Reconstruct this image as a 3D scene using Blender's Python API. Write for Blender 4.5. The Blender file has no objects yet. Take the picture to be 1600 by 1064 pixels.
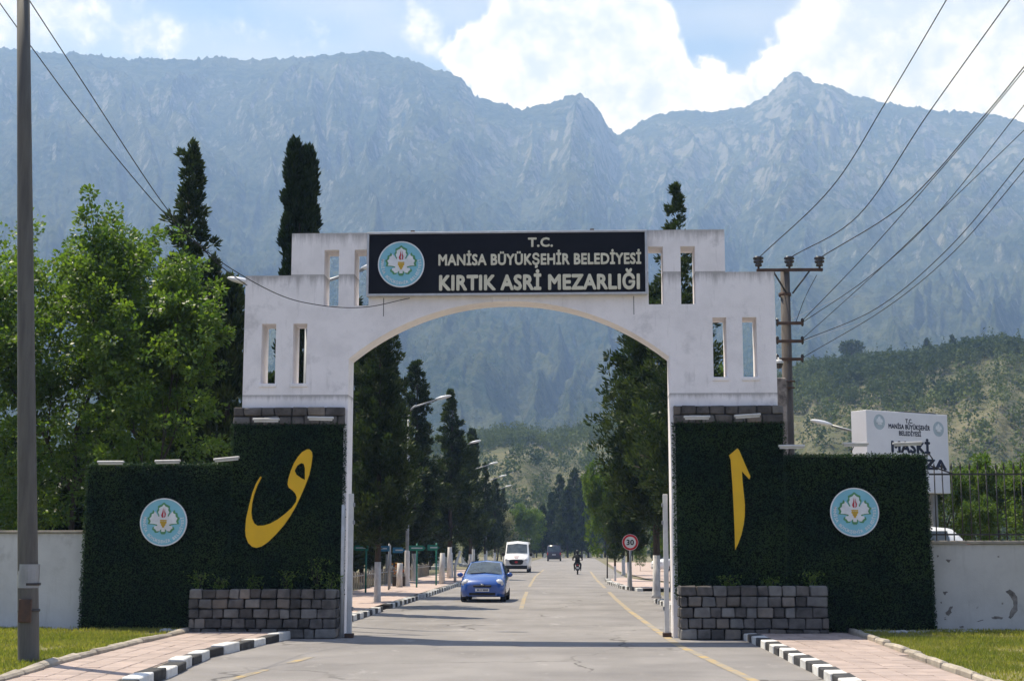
import bpy, bmesh, math, random
import numpy as np
from mathutils import Vector, Matrix
from mathutils.geometry import tessellate_polygon

scene = bpy.context.scene
R = math.radians
random.seed(7)
RNG = np.random.default_rng(11)

# ---------------------------------------------------------------- camera
F, CX, CY, HC = 2222.0, 800.0, 532.0, 2.04
YAW, PITCH = R(2.5), math.atan((854 - 532) / F)
cam = bpy.data.cameras.new("camera")
cam.sensor_width = 36.0
cam.lens = 36.0 * F / 1600.0
cam.clip_start, cam.clip_end = 0.1, 30000
camo = bpy.data.objects.new("camera", cam)
scene.collection.objects.link(camo)
camo.location = (0, 0, HC)
camo.rotation_euler = (R(90) + PITCH, 0, YAW)
scene.camera = camo
FW = Vector((-math.sin(YAW) * math.cos(PITCH), math.cos(YAW) * math.cos(PITCH), math.sin(PITCH)))
RT = Vector((math.cos(YAW), math.sin(YAW), 0))
UP = RT.cross(FW)


def ray(x, y):
    return FW + RT * ((x - CX) / F) + UP * ((CY - y) / F)


def at(x, y, Y):
    """the point on the plane Y = const that stands at this place of the photograph"""
    r = ray(x, y)
    return Vector((0, 0, HC)) + r * (Y / r.y)


def gnd(x, y, z=0.0):
    r = ray(x, y)
    return Vector((0, 0, HC)) + r * ((z - HC) / r.z)


# ---------------------------------------------------------------- light
SUN_TO = Vector((-0.40, 0.30, 1.0)).normalized()       # direction towards the sun
SUN_EL = math.asin(SUN_TO.z)
SUN_AZ = math.atan2(SUN_TO.x, SUN_TO.y)                # clockwise from +Y
sl = bpy.data.lights.new("sun", "SUN")
sl.energy, sl.angle, sl.color = 5.0, R(0.53), (1.0, 0.985, 0.965)
so = bpy.data.objects.new("sun", sl)
scene.collection.objects.link(so)
so.rotation_euler = (-SUN_TO).to_track_quat("-Z", "Y").to_euler()
so.location = (-60, 60, 150)

world = bpy.data.worlds.new("World")
scene.world = world
world.use_nodes = True
WN, WL = world.node_tree.nodes, world.node_tree.links
WN.clear()


def wn(t, **k):
    n = WN.new(t)
    for a, b in k.items():
        if a == "ins":
            for i, v in b.items():
                if hasattr(v, "is_output"):
                    WL.new(v, n.inputs[i])
                else:
                    n.inputs[i].default_value = v
        else:
            setattr(n, a, b)
    return n


def wmath(op, a, b=None, c=None, clamp=False):
    ins = {0: a}
    if b is not None: ins[1] = b
    if c is not None: ins[2] = c
    return wn("ShaderNodeMath", operation=op, use_clamp=clamp, ins=ins).outputs[0]


sky = wn("ShaderNodeTexSky", sky_type="NISHITA", sun_disc=False)
sky.sun_elevation, sky.sun_rotation = SUN_EL, SUN_AZ
sky.air_density, sky.dust_density, sky.ozone_density, sky.altitude = 1.0, 1.6, 1.3, 60
gen = wn("ShaderNodeTexCoord").outputs["Generated"]
dirv = wn("ShaderNodeVectorMath", operation="NORMALIZE", ins={0: gen}).outputs[0]
# the cumulus banks over the ridge: lobes placed as directions in the sky, more clouds by noise all round
wob = wn("ShaderNodeTexNoise", ins={"Vector": dirv, "Scale": 14.0, "Detail": 6.0, "Roughness": 0.58})
wobv = wn("ShaderNodeVectorMath", operation="SUBTRACT", ins={0: wob.outputs["Color"], 1: (0.5, 0.5, 0.5)}).outputs[0]
wobv = wn("ShaderNodeVectorMath", operation="SCALE", ins={0: wobv, 3: 0.075}).outputs[0]
dirw = wn("ShaderNodeVectorMath", operation="ADD", ins={0: dirv, 1: wobv}).outputs[0]
lobes = [(800, 110, 95), (735, 95, 55), (870, 40, 100), (960, 60, 90), (930, 120, 110), (1010, 150, 80), (1060, 165, 62),
         (1115, 150, 50), (1165, 165, 48), (900, -60, 120), (860, -200, 150), (1240, 120, 62), (1330, 90, 110), (1440, 70, 140), (1560, 90, 170),
         (1720, 60, 220), (1480, -80, 170), (1640, -160, 200), (1950, -40, 220), (-300, -60, 260), (-600, 60, 240)]
acc = None
for (lx, ly, lr) in lobes:
    c = ray(lx, ly).normalized()
    d = wn("ShaderNodeVectorMath", operation="DISTANCE", ins={0: dirw, 1: tuple(c)}).outputs["Value"]
    v = wn("ShaderNodeMapRange", ins={0: d, 1: 0.0, 2: lr / F * 1.25, 3: 1.0, 4: 0.0}).outputs[0]
    acc = v if acc is None else wmath("SMOOTH_MAX", acc, v, 0.12)
for (lx, ly, lr) in ((40, -20, 130), (150, 30, 90), (250, 60, 70), (655, 50, 70)):       # thin bright cloud
    c = ray(lx, ly).normalized()
    d = wn("ShaderNodeVectorMath", operation="DISTANCE", ins={0: dirw, 1: tuple(c)}).outputs["Value"]
    v = wn("ShaderNodeMapRange", ins={0: d, 1: 0.0, 2: lr / F * 1.4, 3: 0.24, 4: 0.0}).outputs[0]
    acc = wmath("MAXIMUM", acc, v)
gn = wn("ShaderNodeTexNoise", ins={"Vector": dirv, "Scale": 2.6, "Detail": 8.0, "Roughness": 0.55})
gclouds = wn("ShaderNodeMapRange", ins={0: gn.outputs[0], 1: 0.60, 2: 0.80, 3: 0.0, 4: 0.8}).outputs[0]
acc = wmath("MAXIMUM", acc, gclouds)
edge = wn("ShaderNodeTexNoise", ins={"Vector": dirv, "Scale": 42.0, "Detail": 8.0, "Roughness": 0.6})
e2 = wmath("MULTIPLY_ADD", edge.outputs[0], 0.46, -0.23)
dens = wmath("ADD", acc, e2)
cmask = wn("ShaderNodeMapRange", interpolation_type="SMOOTHSTEP", ins={0: dens, 1: 0.10, 2: 0.30, 3: 0.0, 4: 1.0}).outputs[0]
# grey undersides where the bank is thick
shn = wn("ShaderNodeTexNoise", ins={"Vector": dirw, "Scale": 11.0, "Detail": 8.0, "Roughness": 0.55})
puff = wmath("MULTIPLY_ADD", edge.outputs[0], 0.55, wmath("MULTIPLY", shn.outputs[0], 0.75))
inner = wn("ShaderNodeMapRange", interpolation_type="SMOOTHSTEP", ins={0: acc, 1: 0.22, 2: 0.55}).outputs[0]
shade = wn("ShaderNodeMapRange", interpolation_type="SMOOTHSTEP", ins={0: puff, 1: 0.52, 2: 0.80, 3: 0.0, 4: 1.0}).outputs[0]
shade = wmath("MULTIPLY", shade, inner)
ccol = wn("ShaderNodeMix", data_type="RGBA", ins={0: shade, 6: (8.0, 8.2, 8.8, 1), 7: (4.2, 4.9, 6.5, 1)}).outputs[2]
# thin high veil
vn_map = wn("ShaderNodeMapping", ins={"Vector": dirv, "Scale": (1.0, 1.0, 3.0)}).outputs[0]
vn = wn("ShaderNodeTexNoise", ins={"Vector": vn_map, "Scale": 5.5, "Detail": 6.0, "Roughness": 0.5})
veil = wn("ShaderNodeMapRange", ins={0: vn.outputs[0], 1: 0.36, 2: 0.66, 3: 0.0, 4: 0.65}).outputs[0]
s1 = wn("ShaderNodeMix", data_type="RGBA", ins={0: veil, 6: wn("ShaderNodeMix", data_type="RGBA", blend_type="MULTIPLY", ins={0: 1.0, 6: sky.outputs[0], 7: (0.58, 0.71, 0.96, 1)}).outputs[2], 7: (4.6, 5.0, 6.1, 1)}).outputs[2]
s2 = wn("ShaderNodeMix", data_type="RGBA", ins={0: cmask, 6: s1, 7: ccol}).outputs[2]
bg = wn("ShaderNodeBackground", ins={0: s2, 1: 0.108})
WL.new(bg.outputs[0], wn("ShaderNodeOutputWorld").inputs[0])

vs = scene.view_settings
vs.view_transform, vs.look, vs.exposure, vs.gamma = "Standard", "None", 0.55, 1.0
vs.use_curve_mapping = False
scene.render.engine = "CYCLES"
cy = scene.cycles
cy.use_denoising = True
cy.max_bounces, cy.diffuse_bounces, cy.glossy_bounces, cy.transmission_bounces = 6, 3, 2, 4
cy.transparent_max_bounces, cy.volume_bounces = 6, 1
cy.sample_clamp_indirect = 6.0
cy.caustics_reflective = cy.caustics_refractive = False

# ---------------------------------------------------------------- materials
MATS = {}


def nodes_of(name):
    m = bpy.data.materials.new(name)
    m.use_nodes = True
    nt = m.node_tree
    nt.nodes.clear()

    def nn(t, **k):
        n = nt.nodes.new(t)
        for a, b in k.items():
            if a == "ins":
                for i, v in b.items():
                    if hasattr(v, "is_output"):
                        nt.links.new(v, n.inputs[i])
                    else:
                        n.inputs[i].default_value = v
            else:
                setattr(n, a, b)
        return n
    out = nn("ShaderNodeOutputMaterial")
    MATS[name] = m
    return m, nt, nn, out


def c4(c):
    return (c[0], c[1], c[2], 1.0)


def mat(name, c1, c2=None, scale=6.0, rough=0.75, metal=0.0, bump=0.0, bscale=40.0, lo=0.35, hi=0.65, spec=0.35, coat=0.0,
        stretch=(1, 1, 1), per_object=0.0, detail=5.0):
    """principled surface, two colours mixed by noise, fine relief, optional shift from one object to the next"""
    m, nt, nn, out = nodes_of(name)
    co = nn("ShaderNodeTexCoord").outputs["Object"]
    geo = nn("ShaderNodeNewGeometry").outputs["Position"]
    vec = nn("ShaderNodeMapping", ins={"Vector": geo, "Scale": stretch}).outputs[0]
    if c2 is None:
        c2 = tuple(x * 0.82 for x in c1)
    nz = nn("ShaderNodeTexNoise", ins={"Vector": vec, "Scale": scale, "Detail": detail, "Roughness": 0.6}).outputs[0]
    fac = nn("ShaderNodeMapRange", ins={0: nz, 1: lo, 2: hi}).outputs[0]
    col = nn("ShaderNodeMix", data_type="RGBA", ins={0: fac, 6: c4(c1), 7: c4(c2)}).outputs[2]
    if per_object:
        rnd = nn("ShaderNodeObjectInfo").outputs["Random"]
        val = nn("ShaderNodeMapRange", ins={0: rnd, 1: 0.0, 2: 1.0, 3: 1 - per_object, 4: 1 + per_object}).outputs[0]
        col = nn("ShaderNodeHueSaturation", ins={"Value": val, "Color": col}).outputs[0]
    p = nn("ShaderNodeBsdfPrincipled", ins={"Base Color": col, "Roughness": rough, "Metallic": metal, "Specular IOR Level": spec,
                                            "Coat Weight": coat})
    if bump:
        bn = nn("ShaderNodeTexNoise", ins={"Vector": geo, "Scale": bscale, "Detail": 4.0}).outputs[0]
        b = nn("ShaderNodeBump", ins={"Strength": bump, "Distance": 0.02, "Height": bn}).outputs[0]
        nt.links.new(b, p.inputs["Normal"])
    nt.links.new(p.outputs[0], out.inputs[0])
    return m


def leafmat(name, c1, c2, trans=0.35, rough=0.5, per_object=0.08, spec=0.15):
    """leaf: tint attribute picks between two greens, part of the light passes through"""
    m, nt, nn, out = nodes_of(name)
    t = nn("ShaderNodeAttribute", attribute_name="tint").outputs["Fac"]
    col = nn("ShaderNodeMix", data_type="RGBA", ins={0: t, 6: c4(c1), 7: c4(c2)}).outputs[2]
    rnd = nn("ShaderNodeObjectInfo").outputs["Random"]
    val = nn("ShaderNodeMapRange", ins={0: rnd, 1: 0.0, 2: 1.0, 3: 1 - per_object, 4: 1 + per_object}).outputs[0]
    col = nn("ShaderNodeHueSaturation", ins={"Value": val, "Color": col}).outputs[0]
    p = nn("ShaderNodeBsdfPrincipled", ins={"Base Color": col, "Roughness": rough, "Specular IOR Level": spec})
    tc = nn("ShaderNodeMix", data_type="RGBA", blend_type="MULTIPLY", ins={0: 1.0, 6: col, 7: (1.7, 1.9, 0.7, 1)}).outputs[2]
    tr = nn("ShaderNodeBsdfTranslucent", ins={"Color": tc})
    mx = nn("ShaderNodeMixShader", ins={0: trans, 1: p.outputs[0], 2: tr.outputs[0]})
    nt.links.new(mx.outputs[0], out.inputs[0])
    return m


mat("asphalt", (0.30, 0.285, 0.27), (0.245, 0.235, 0.225), scale=0.55, rough=0.9, bump=0.35, bscale=60, spec=0.25)
mat("earth", (0.20, 0.16, 0.11), (0.11, 0.12, 0.06), scale=0.35, rough=0.95, bump=0.4, bscale=8)
mat("lawn_soil", (0.13, 0.13, 0.05), (0.21, 0.18, 0.08), scale=1.8, rough=0.95)
mat("paver_pink", (0.41, 0.325, 0.285), (0.33, 0.265, 0.235), scale=2.2, rough=0.9, per_object=0.10, bump=0.25, bscale=80)
mat("paver_joint", (0.25, 0.20, 0.17), (0.17, 0.14, 0.12), scale=4, rough=0.95)
mat("paving_far", (0.46, 0.36, 0.32), (0.38, 0.30, 0.26), scale=0.8, rough=0.9)
mat("kerb_white", (0.66, 0.65, 0.62), (0.45, 0.44, 0.41), scale=5, rough=0.8, per_object=0.12, lo=0.5, hi=0.75, bump=0.2)
mat("kerb_black", (0.035, 0.035, 0.037), (0.10, 0.098, 0.095), scale=6, rough=0.75, per_object=0.2, lo=0.5, hi=0.8, bump=0.2)
mat("kerb_concrete", (0.42, 0.37, 0.30), (0.28, 0.25, 0.21), scale=3.5, rough=0.9, per_object=0.12, bump=0.3)
mat("yellow_line", (0.44, 0.305, 0.11), (0.26, 0.24, 0.21), scale=1.9, rough=0.85, lo=0.33, hi=0.56, detail=8)
mat("stone", (0.125, 0.113, 0.102), (0.062, 0.057, 0.053), scale=5, rough=0.9, per_object=0.35, bump=0.6, bscale=25)
mat("stone_tan", (0.20, 0.17, 0.14), (0.13, 0.115, 0.10), scale=5, rough=0.9, per_object=0.25, bump=0.6, bscale=25)
mat("stone_pale", (0.205, 0.195, 0.18), (0.135, 0.128, 0.12), scale=5, rough=0.9, per_object=0.2, bump=0.6, bscale=25)
mat("mortar", (0.05, 0.048, 0.046), (0.03, 0.03, 0.03), scale=9, rough=0.95)
mat("metal_white", (0.62, 0.62, 0.60), (0.50, 0.49, 0.47), scale=3, rough=0.5)
mat("metal_grey", (0.30, 0.31, 0.32), (0.22, 0.23, 0.24), scale=3, rough=0.45, metal=0.4)
mat("metal_dark", (0.03, 0.03, 0.032), (0.05, 0.045, 0.04), scale=8, rough=0.6)
mat("metal_rust", (0.10, 0.060, 0.042), (0.06, 0.042, 0.035), scale=9, rough=0.85)
mat("lamp_glass", (0.72, 0.73, 0.74), (0.62, 0.63, 0.64), scale=3, rough=0.3)
mat("pole_paint", (0.125, 0.118, 0.104), (0.085, 0.080, 0.072), scale=1.8, rough=0.7, stretch=(6, 6, 0.6), bump=0.1)
mat("concrete_pole", (0.125, 0.110, 0.100), (0.070, 0.060, 0.055), scale=2.2, rough=0.9, stretch=(3, 3, 0.6), bump=0.3)
mat("concrete_old", (0.30, 0.27, 0.25), (0.10, 0.09, 0.085), scale=6, rough=0.95, bump=0.5)
mat("porcelain", (0.018, 0.016, 0.017), (0.03, 0.025, 0.025), scale=6, rough=0.2, spec=0.6)
mat("cable", (0.022, 0.022, 0.024), rough=0.6)
mat("cable_sunlit", (0.30, 0.31, 0.33), rough=0.5)  # lighter copy of the cable colour: sunlight on the wires painted in
mat("sign_black", (0.0065, 0.0075, 0.012), (0.010, 0.011, 0.016), scale=2, rough=0.6, spec=0.15)
mat("sign_frame", (0.55, 0.55, 0.56), rough=0.4, metal=0.3)
mat("letter_cream", (0.74, 0.70, 0.55), (0.62, 0.58, 0.44), scale=4, rough=0.5)
mat("emblem_blue", (0.25, 0.55, 0.66), (0.21, 0.49, 0.60), scale=3, rough=0.5)
mat("emblem_white", (0.80, 0.82, 0.84), rough=0.5)
mat("emblem_green", (0.10, 0.30, 0.13), rough=0.5)
mat("emblem_red", (0.48, 0.012, 0.035), rough=0.5)
mat("emblem_yellow", (0.66, 0.42, 0.05), rough=0.5)
mat("script_yellow", (0.78, 0.46, 0.010), (0.70, 0.41, 0.010), scale=2, rough=0.45)
mat("board_white", (0.80, 0.79, 0.81), (0.74, 0.73, 0.75), scale=1.2, rough=0.6)
mat("print_navy", (0.012, 0.018, 0.045), rough=0.6)
mat("print_faded", (0.46, 0.54, 0.58), rough=0.6)
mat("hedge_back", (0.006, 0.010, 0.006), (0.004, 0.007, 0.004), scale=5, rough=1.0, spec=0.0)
mat("trunk_bark", (0.075, 0.058, 0.045), (0.035, 0.028, 0.022), scale=5, rough=0.95, stretch=(4, 4, 0.7), bump=0.6)
mat("trunk_white", (0.64, 0.62, 0.59), (0.40, 0.38, 0.36), scale=4, rough=0.9, lo=0.45, hi=0.75, stretch=(2, 2, 0.8), bump=0.4)
mat("grave_marble", (0.48, 0.48, 0.46), (0.34, 0.34, 0.33), scale=3, rough=0.6)
mat("sign_green", (0.012, 0.17, 0.12), (0.01, 0.14, 0.10), rough=0.5)
mat("sign_blue", (0.03, 0.17, 0.32), rough=0.5)
mat("sign_red", (0.60, 0.02, 0.03), rough=0.5)
mat("sign_white", (0.82, 0.82, 0.82), rough=0.5)
mat("car_blue", (0.005, 0.068, 0.33), (0.005, 0.062, 0.31), rough=0.28, coat=1.0, spec=0.5)
mat("car_white", (0.78, 0.78, 0.77), (0.72, 0.72, 0.71), rough=0.35, coat=0.6)
mat("car_dark", (0.035, 0.030, 0.055), rough=0.3, coat=0.8)
mat("car_glass", (0.075, 0.095, 0.10), (0.035, 0.045, 0.05), scale=2.5, rough=0.08, spec=0.9)
mat("car_light", (0.62, 0.62, 0.62), (0.45, 0.45, 0.47), scale=16, rough=0.15, spec=0.6)
mat("car_trim", (0.012, 0.012, 0.013), rough=0.5)
mat("tyre", (0.015, 0.015, 0.015), rough=0.9)
mat("rim", (0.35, 0.35, 0.36), rough=0.35, metal=0.8)
mat("plate_white", (0.75, 0.76, 0.78), rough=0.5)
mat("cloth_black", (0.012, 0.012, 0.013), rough=0.85)
mat("skin", (0.35, 0.20, 0.13), rough=0.6)
mat("flower_red", (0.30, 0.02, 0.02), (0.30, 0.22, 0.02), scale=6, rough=0.7)
leafmat("leaf_broad", (0.042, 0.092, 0.016), (0.165, 0.225, 0.042), trans=0.40, rough=0.42, spec=0.32)
leafmat("leaf_bright", (0.045, 0.090, 0.020), (0.130, 0.170, 0.042), trans=0.36, per_object=0.25)
leafmat("leaf_conifer", (0.016, 0.034, 0.013), (0.066, 0.088, 0.028), trans=0.18)
leafmat("leaf_cypress", (0.014, 0.030, 0.013), (0.030, 0.050, 0.018), trans=0.14)
leafmat("leaf_hedge", (0.012, 0.034, 0.019), (0.044, 0.080, 0.024), trans=0.15, rough=0.6, per_object=0.0)
leafmat("leaf_far", (0.026, 0.045, 0.022), (0.125, 0.150, 0.060), trans=0.15, spec=0.0)
leafmat("leaf_olive", (0.16, 0.17, 0.12), (0.24, 0.23, 0.17), trans=0.2)
leafmat("blade", (0.13, 0.16, 0.03), (0.32, 0.29, 0.085), trans=0.35)


def plaster(name, top, drip, base=(0.92, 0.875, 0.865), chips=0.0, grime=0.62):
    """painted render: blotches, dark weather stains that run down from the copings, a few chips"""
    m, nt, nn, out = nodes_of(name)
    geo = nn("ShaderNodeNewGeometry").outputs["Position"]
    n1 = nn("ShaderNodeTexNoise", ins={"Vector": geo, "Scale": 1.6, "Detail": 6.0, "Roughness": 0.65}).outputs[0]
    f1 = nn("ShaderNodeMapRange", ins={0: n1, 1: 0.42, 2: 0.72}).outputs[0]
    col = nn("ShaderNodeMix", data_type="RGBA", ins={0: f1, 6: c4(base), 7: c4(tuple(b * 0.86 for b in base))}).outputs[2]
    st = nn("ShaderNodeMapping", ins={"Vector": geo, "Scale": (7.0, 7.0, 0.8)}).outputs[0]
    n2 = nn("ShaderNodeTexNoise", ins={"Vector": st, "Scale": 1.0, "Detail": 7.0, "Roughness": 0.7}).outputs[0]
    z = nn("ShaderNodeSeparateXYZ", ins={0: geo}).outputs[2]
    acc = None
    for (zt, ln) in top:
        d = nn("ShaderNodeMapRange", ins={0: z, 1: zt - ln, 2: zt, 3: 0.0, 4: 1.0}).outputs[0]
        over = nn("ShaderNodeMath", operation="LESS_THAN", ins={0: z, 1: zt + 0.02}).outputs[0]
        d = nn("ShaderNodeMath", operation="MULTIPLY", ins={0: d, 1: over}).outputs[0]
        d = nn("ShaderNodeMath", operation="POWER", ins={0: d, 1: 2.2}).outputs[0]
        acc = d if acc is None else nn("ShaderNodeMath", operation="MAXIMUM", ins={0: acc, 1: d}).outputs[0]
    s = nn("ShaderNodeMath", operation="MULTIPLY_ADD", ins={0: acc, 1: 0.45, 2: n2}).outputs[0]
    s = nn("ShaderNodeMapRange", ins={0: s, 1: 0.57, 2: 0.92, 3: 0.0, 4: grime}).outputs[0]
    col = nn("ShaderNodeMix", data_type="RGBA", ins={0: s, 6: col, 7: c4(drip)}).outputs[2]
    n4 = nn("ShaderNodeTexNoise", ins={"Vector": geo, "Scale": 0.9, "Detail": 9.0, "Roughness": 0.72}).outputs[0]
    f4 = nn("ShaderNodeMapRange", ins={0: n4, 1: 0.585, 2: 0.68, 3: 0.0, 4: 0.42}).outputs[0]
    col = nn("ShaderNodeMix", data_type="RGBA", ins={0: f4, 6: col, 7: c4(tuple(b * 0.52 for b in base))}).outputs[2]
    if chips:
        n3 = nn("ShaderNodeTexNoise", ins={"Vector": geo, "Scale": 2.1, "Detail": 5.0, "Roughness": 0.6}).outputs[0]
        f3 = nn("ShaderNodeMapRange", ins={0: n3, 1: 0.69, 2: 0.705}).outputs[0]
        col = nn("ShaderNodeMix", data_type="RGBA", ins={0: f3, 6: col, 7: (0.10, 0.095, 0.09, 1)}).outputs[2]
    p = nn("ShaderNodeBsdfPrincipled", ins={"Base Color": col, "Roughness": 0.85, "Specular IOR Level": 0.25})
    bn = nn("ShaderNodeTexNoise", ins={"Vector": geo, "Scale": 30.0, "Detail": 5.0}).outputs[0]
    b = nn("ShaderNodeBump", ins={"Strength": 0.25, "Distance": 0.02, "Height": bn}).outputs[0]
    nt.links.new(b, p.inputs["Normal"])
    nt.links.new(p.outputs[0], out.inputs[0])


plaster("plaster_gate", [(9.44, 0.5), (8.42, 0.45), (5.55, 0.2)], (0.20, 0.185, 0.17))
plaster("plaster_wall", [(2.4, 0.3)], (0.22, 0.20, 0.17), base=(0.62, 0.61, 0.59), grime=0.4)
plaster("plaster_chipped", [(2.2, 0.3)], (0.22, 0.20, 0.17), base=(0.52, 0.505, 0.485), grime=0.45, chips=1.0)


def road_material():
    m, nt, nn, out = nodes_of("road_surface")
    geo = nn("ShaderNodeNewGeometry").outputs["Position"]
    big = nn("ShaderNodeTexNoise", ins={"Vector": geo, "Scale": 0.33, "Detail": 6.0, "Roughness": 0.62}).outputs[0]
    f = nn("ShaderNodeMapRange", ins={0: big, 1: 0.38, 2: 0.66}).outputs[0]
    col = nn("ShaderNodeMix", data_type="RGBA", ins={0: f, 6: (0.262, 0.247, 0.237, 1), 7: (0.178, 0.168, 0.163, 1)}).outputs[2]
    # wheel tracks: stretched along the road
    st = nn("ShaderNodeMapping", ins={"Vector": geo, "Scale": (1.1, 0.03, 1.0)}).outputs[0]
    n2 = nn("ShaderNodeTexNoise", ins={"Vector": st, "Scale": 1.0, "Detail": 4.0}).outputs[0]
    f2 = nn("ShaderNodeMapRange", ins={0: n2, 1: 0.40, 2: 0.70, 3: 0.0, 4: 0.45}).outputs[0]
    col = nn("ShaderNodeMix", data_type="RGBA", ins={0: f2, 6: col, 7: (0.205, 0.194, 0.186, 1)}).outputs[2]
    # cracks
    wv = nn("ShaderNodeTexNoise", ins={"Vector": geo, "Scale": 0.9, "Detail": 5.0}).outputs["Color"]
    wv = nn("ShaderNodeVectorMath", operation="MULTIPLY_ADD", ins={0: wv, 1: (1.6, 1.6, 0), 2: geo}).outputs[0]
    vo = nn("ShaderNodeTexVoronoi", feature="DISTANCE_TO_EDGE", ins={"Vector": wv, "Scale": 0.22}).outputs["Distance"]
    ck = nn("ShaderNodeMapRange", ins={0: vo, 1: 0.004, 2: 0.010, 3: 0.75, 4: 0.0}).outputs[0]
    pn = nn("ShaderNodeTexNoise", ins={"Vector": geo, "Scale": 0.25, "Detail": 2.0}).outputs[0]
    pm = nn("ShaderNodeMapRange", ins={0: pn, 1: 0.45, 2: 0.58}).outputs[0]
    ck = nn("ShaderNodeMath", operation="MULTIPLY", ins={0: ck, 1: pm}).outputs[0]
    col = nn("ShaderNodeMix", data_type="RGBA", ins={0: ck, 6: col, 7: (0.07, 0.066, 0.062, 1)}).outputs[2]
    # oil and patch stains
    so_ = nn("ShaderNodeTexNoise", ins={"Vector": nn("ShaderNodeMapping", ins={"Vector": geo, "Scale": (1.0, 0.35, 1.0)}).outputs[0], "Scale": 1.3, "Detail": 7.0, "Roughness": 0.65}).outputs[0]
    fs_ = nn("ShaderNodeMapRange", ins={0: so_, 1: 0.60, 2: 0.72, 3: 0.0, 4: 0.45}).outputs[0]
    col = nn("ShaderNodeMix", data_type="RGBA", ins={0: fs_, 6: col, 7: (0.14, 0.13, 0.12, 1)}).outputs[2]
    lt_ = nn("ShaderNodeMapRange", ins={0: so_, 1: 0.40, 2: 0.30, 3: 0.0, 4: 0.5}).outputs[0]
    col = nn("ShaderNodeMix", data_type="RGBA", ins={0: lt_, 6: col, 7: (0.38, 0.36, 0.34, 1)}).outputs[2]
    # aggregate
    ag = nn("ShaderNodeTexNoise", ins={"Vector": geo, "Scale": 38.0, "Detail": 3.0}).outputs[0]
    fa = nn("ShaderNodeMapRange", ins={0: ag, 1: 0.3, 2: 0.7, 3: 0.88, 4: 1.12}).outputs[0]
    col = nn("ShaderNodeHueSaturation", ins={"Value": fa, "Color": col}).outputs[0]
    p = nn("ShaderNodeBsdfPrincipled", ins={"Base Color": col, "Roughness": 0.9, "Specular IOR Level": 0.2})
    b = nn("ShaderNodeBump", ins={"Strength": 0.3, "Distance": 0.01, "Height": ag}).outputs[0]
    nt.links.new(b, p.inputs["Normal"])
    nt.links.new(p.outputs[0], out.inputs[0])


road_material()


def terrain_material(name, forest, scrub, rock, near):
    m, nt, nn, out = nodes_of(name)
    g = nn("ShaderNodeNewGeometry")
    geo = g.outputs["Position"]
    k = 1.0 if near else 0.22
    a = nn("ShaderNodeTexNoise", ins={"Vector": geo, "Scale": 0.016 * k, "Detail": 8.0, "Roughness": 0.62}).outputs[0]
    fa = nn("ShaderNodeMapRange", ins={0: a, 1: 0.42, 2: 0.60}).outputs[0]
    fi = nn("ShaderNodeTexNoise", ins={"Vector": geo, "Scale": 0.10 if near else 0.042, "Detail": 6.0, "Roughness": 0.7}).outputs[0]
    ff = nn("ShaderNodeMapRange", ins={0: fi, 1: 0.42, 2: 0.58}).outputs[0]
    mixf = nn("ShaderNodeMath", operation="MULTIPLY_ADD", ins={0: ff, 1: 0.55, 2: nn("ShaderNodeMath", operation="MULTIPLY", ins={0: fa, 1: 0.5}).outputs[0]}).outputs[0]
    col = nn("ShaderNodeMix", data_type="RGBA", ins={0: mixf, 6: c4(forest), 7: c4(scrub)}).outputs[2]
    z = nn("ShaderNodeSeparateXYZ", ins={0: geo}).outputs[2]
    st = nn("ShaderNodeMapping", ins={"Vector": geo, "Scale": (1.0, 1.0, 0.55)}).outputs[0]
    r1 = nn("ShaderNodeTexNoise", ins={"Vector": st, "Scale": 0.05 if near else 0.0155, "Detail": 9.0, "Roughness": 0.72}).outputs[0]
    nz = nn("ShaderNodeSeparateXYZ", ins={0: g.outputs["Normal"]}).outputs[2]
    steep = nn("ShaderNodeMapRange", ins={0: nz, 1: 0.90, 2: 0.60, 3: -0.10, 4: 0.13}).outputs[0]
    hi = nn("ShaderNodeMapRange", ins={0: z, 1: 200.0, 2: 950.0, 3: -0.20, 4: 0.045}).outputs[0]
    s = nn("ShaderNodeMath", operation="ADD", ins={0: r1, 1: steep}).outputs[0]
    if not near:
        s = nn("ShaderNodeMath", operation="ADD", ins={0: s, 1: hi}).outputs[0]
        xx = nn("ShaderNodeSeparateXYZ", ins={0: geo}).outputs[0]
        east = nn("ShaderNodeMapRange", ins={0: xx, 1: -700.0, 2: 700.0, 3: -0.065, 4: 0.045}).outputs[0]      # the eastern massif is barer
        r2 = nn("ShaderNodeTexNoise", ins={"Vector": geo, "Scale": 0.06, "Detail": 5.0, "Roughness": 0.7}).outputs[0]
        r2 = nn("ShaderNodeMath", operation="MULTIPLY_ADD", ins={0: r2, 1: 0.42, 2: -0.21}).outputs[0]
        s = nn("ShaderNodeMath", operation="ADD", ins={0: s, 1: east}).outputs[0]
        s = nn("ShaderNodeMath", operation="ADD", ins={0: s, 1: r2}).outputs[0]
    fr = nn("ShaderNodeMapRange", ins={0: s, 1: 0.59, 2: 0.72, 3: 0.0, 4: 0.40 if not near else 0.5}).outputs[0]
    col = nn("ShaderNodeMix", data_type="RGBA", ins={0: fr, 6: col, 7: c4(rock)}).outputs[2]
    p = nn("ShaderNodeBsdfPrincipled", ins={"Base Color": col, "Roughness": 1.0, "Specular IOR Level": 0.0})
    b = nn("ShaderNodeBump", ins={"Strength": 1.0, "Distance": 3.0 if near else 22.0, "Height": nn("ShaderNodeTexNoise", ins={"Vector": geo, "Scale": 0.16 if near else 0.035, "Detail": 6.0, "Roughness": 0.7}).outputs[0]}).outputs[0]
    nt.links.new(b, p.inputs["Normal"])
    nt.links.new(p.outputs[0], out.inputs[0])


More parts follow.
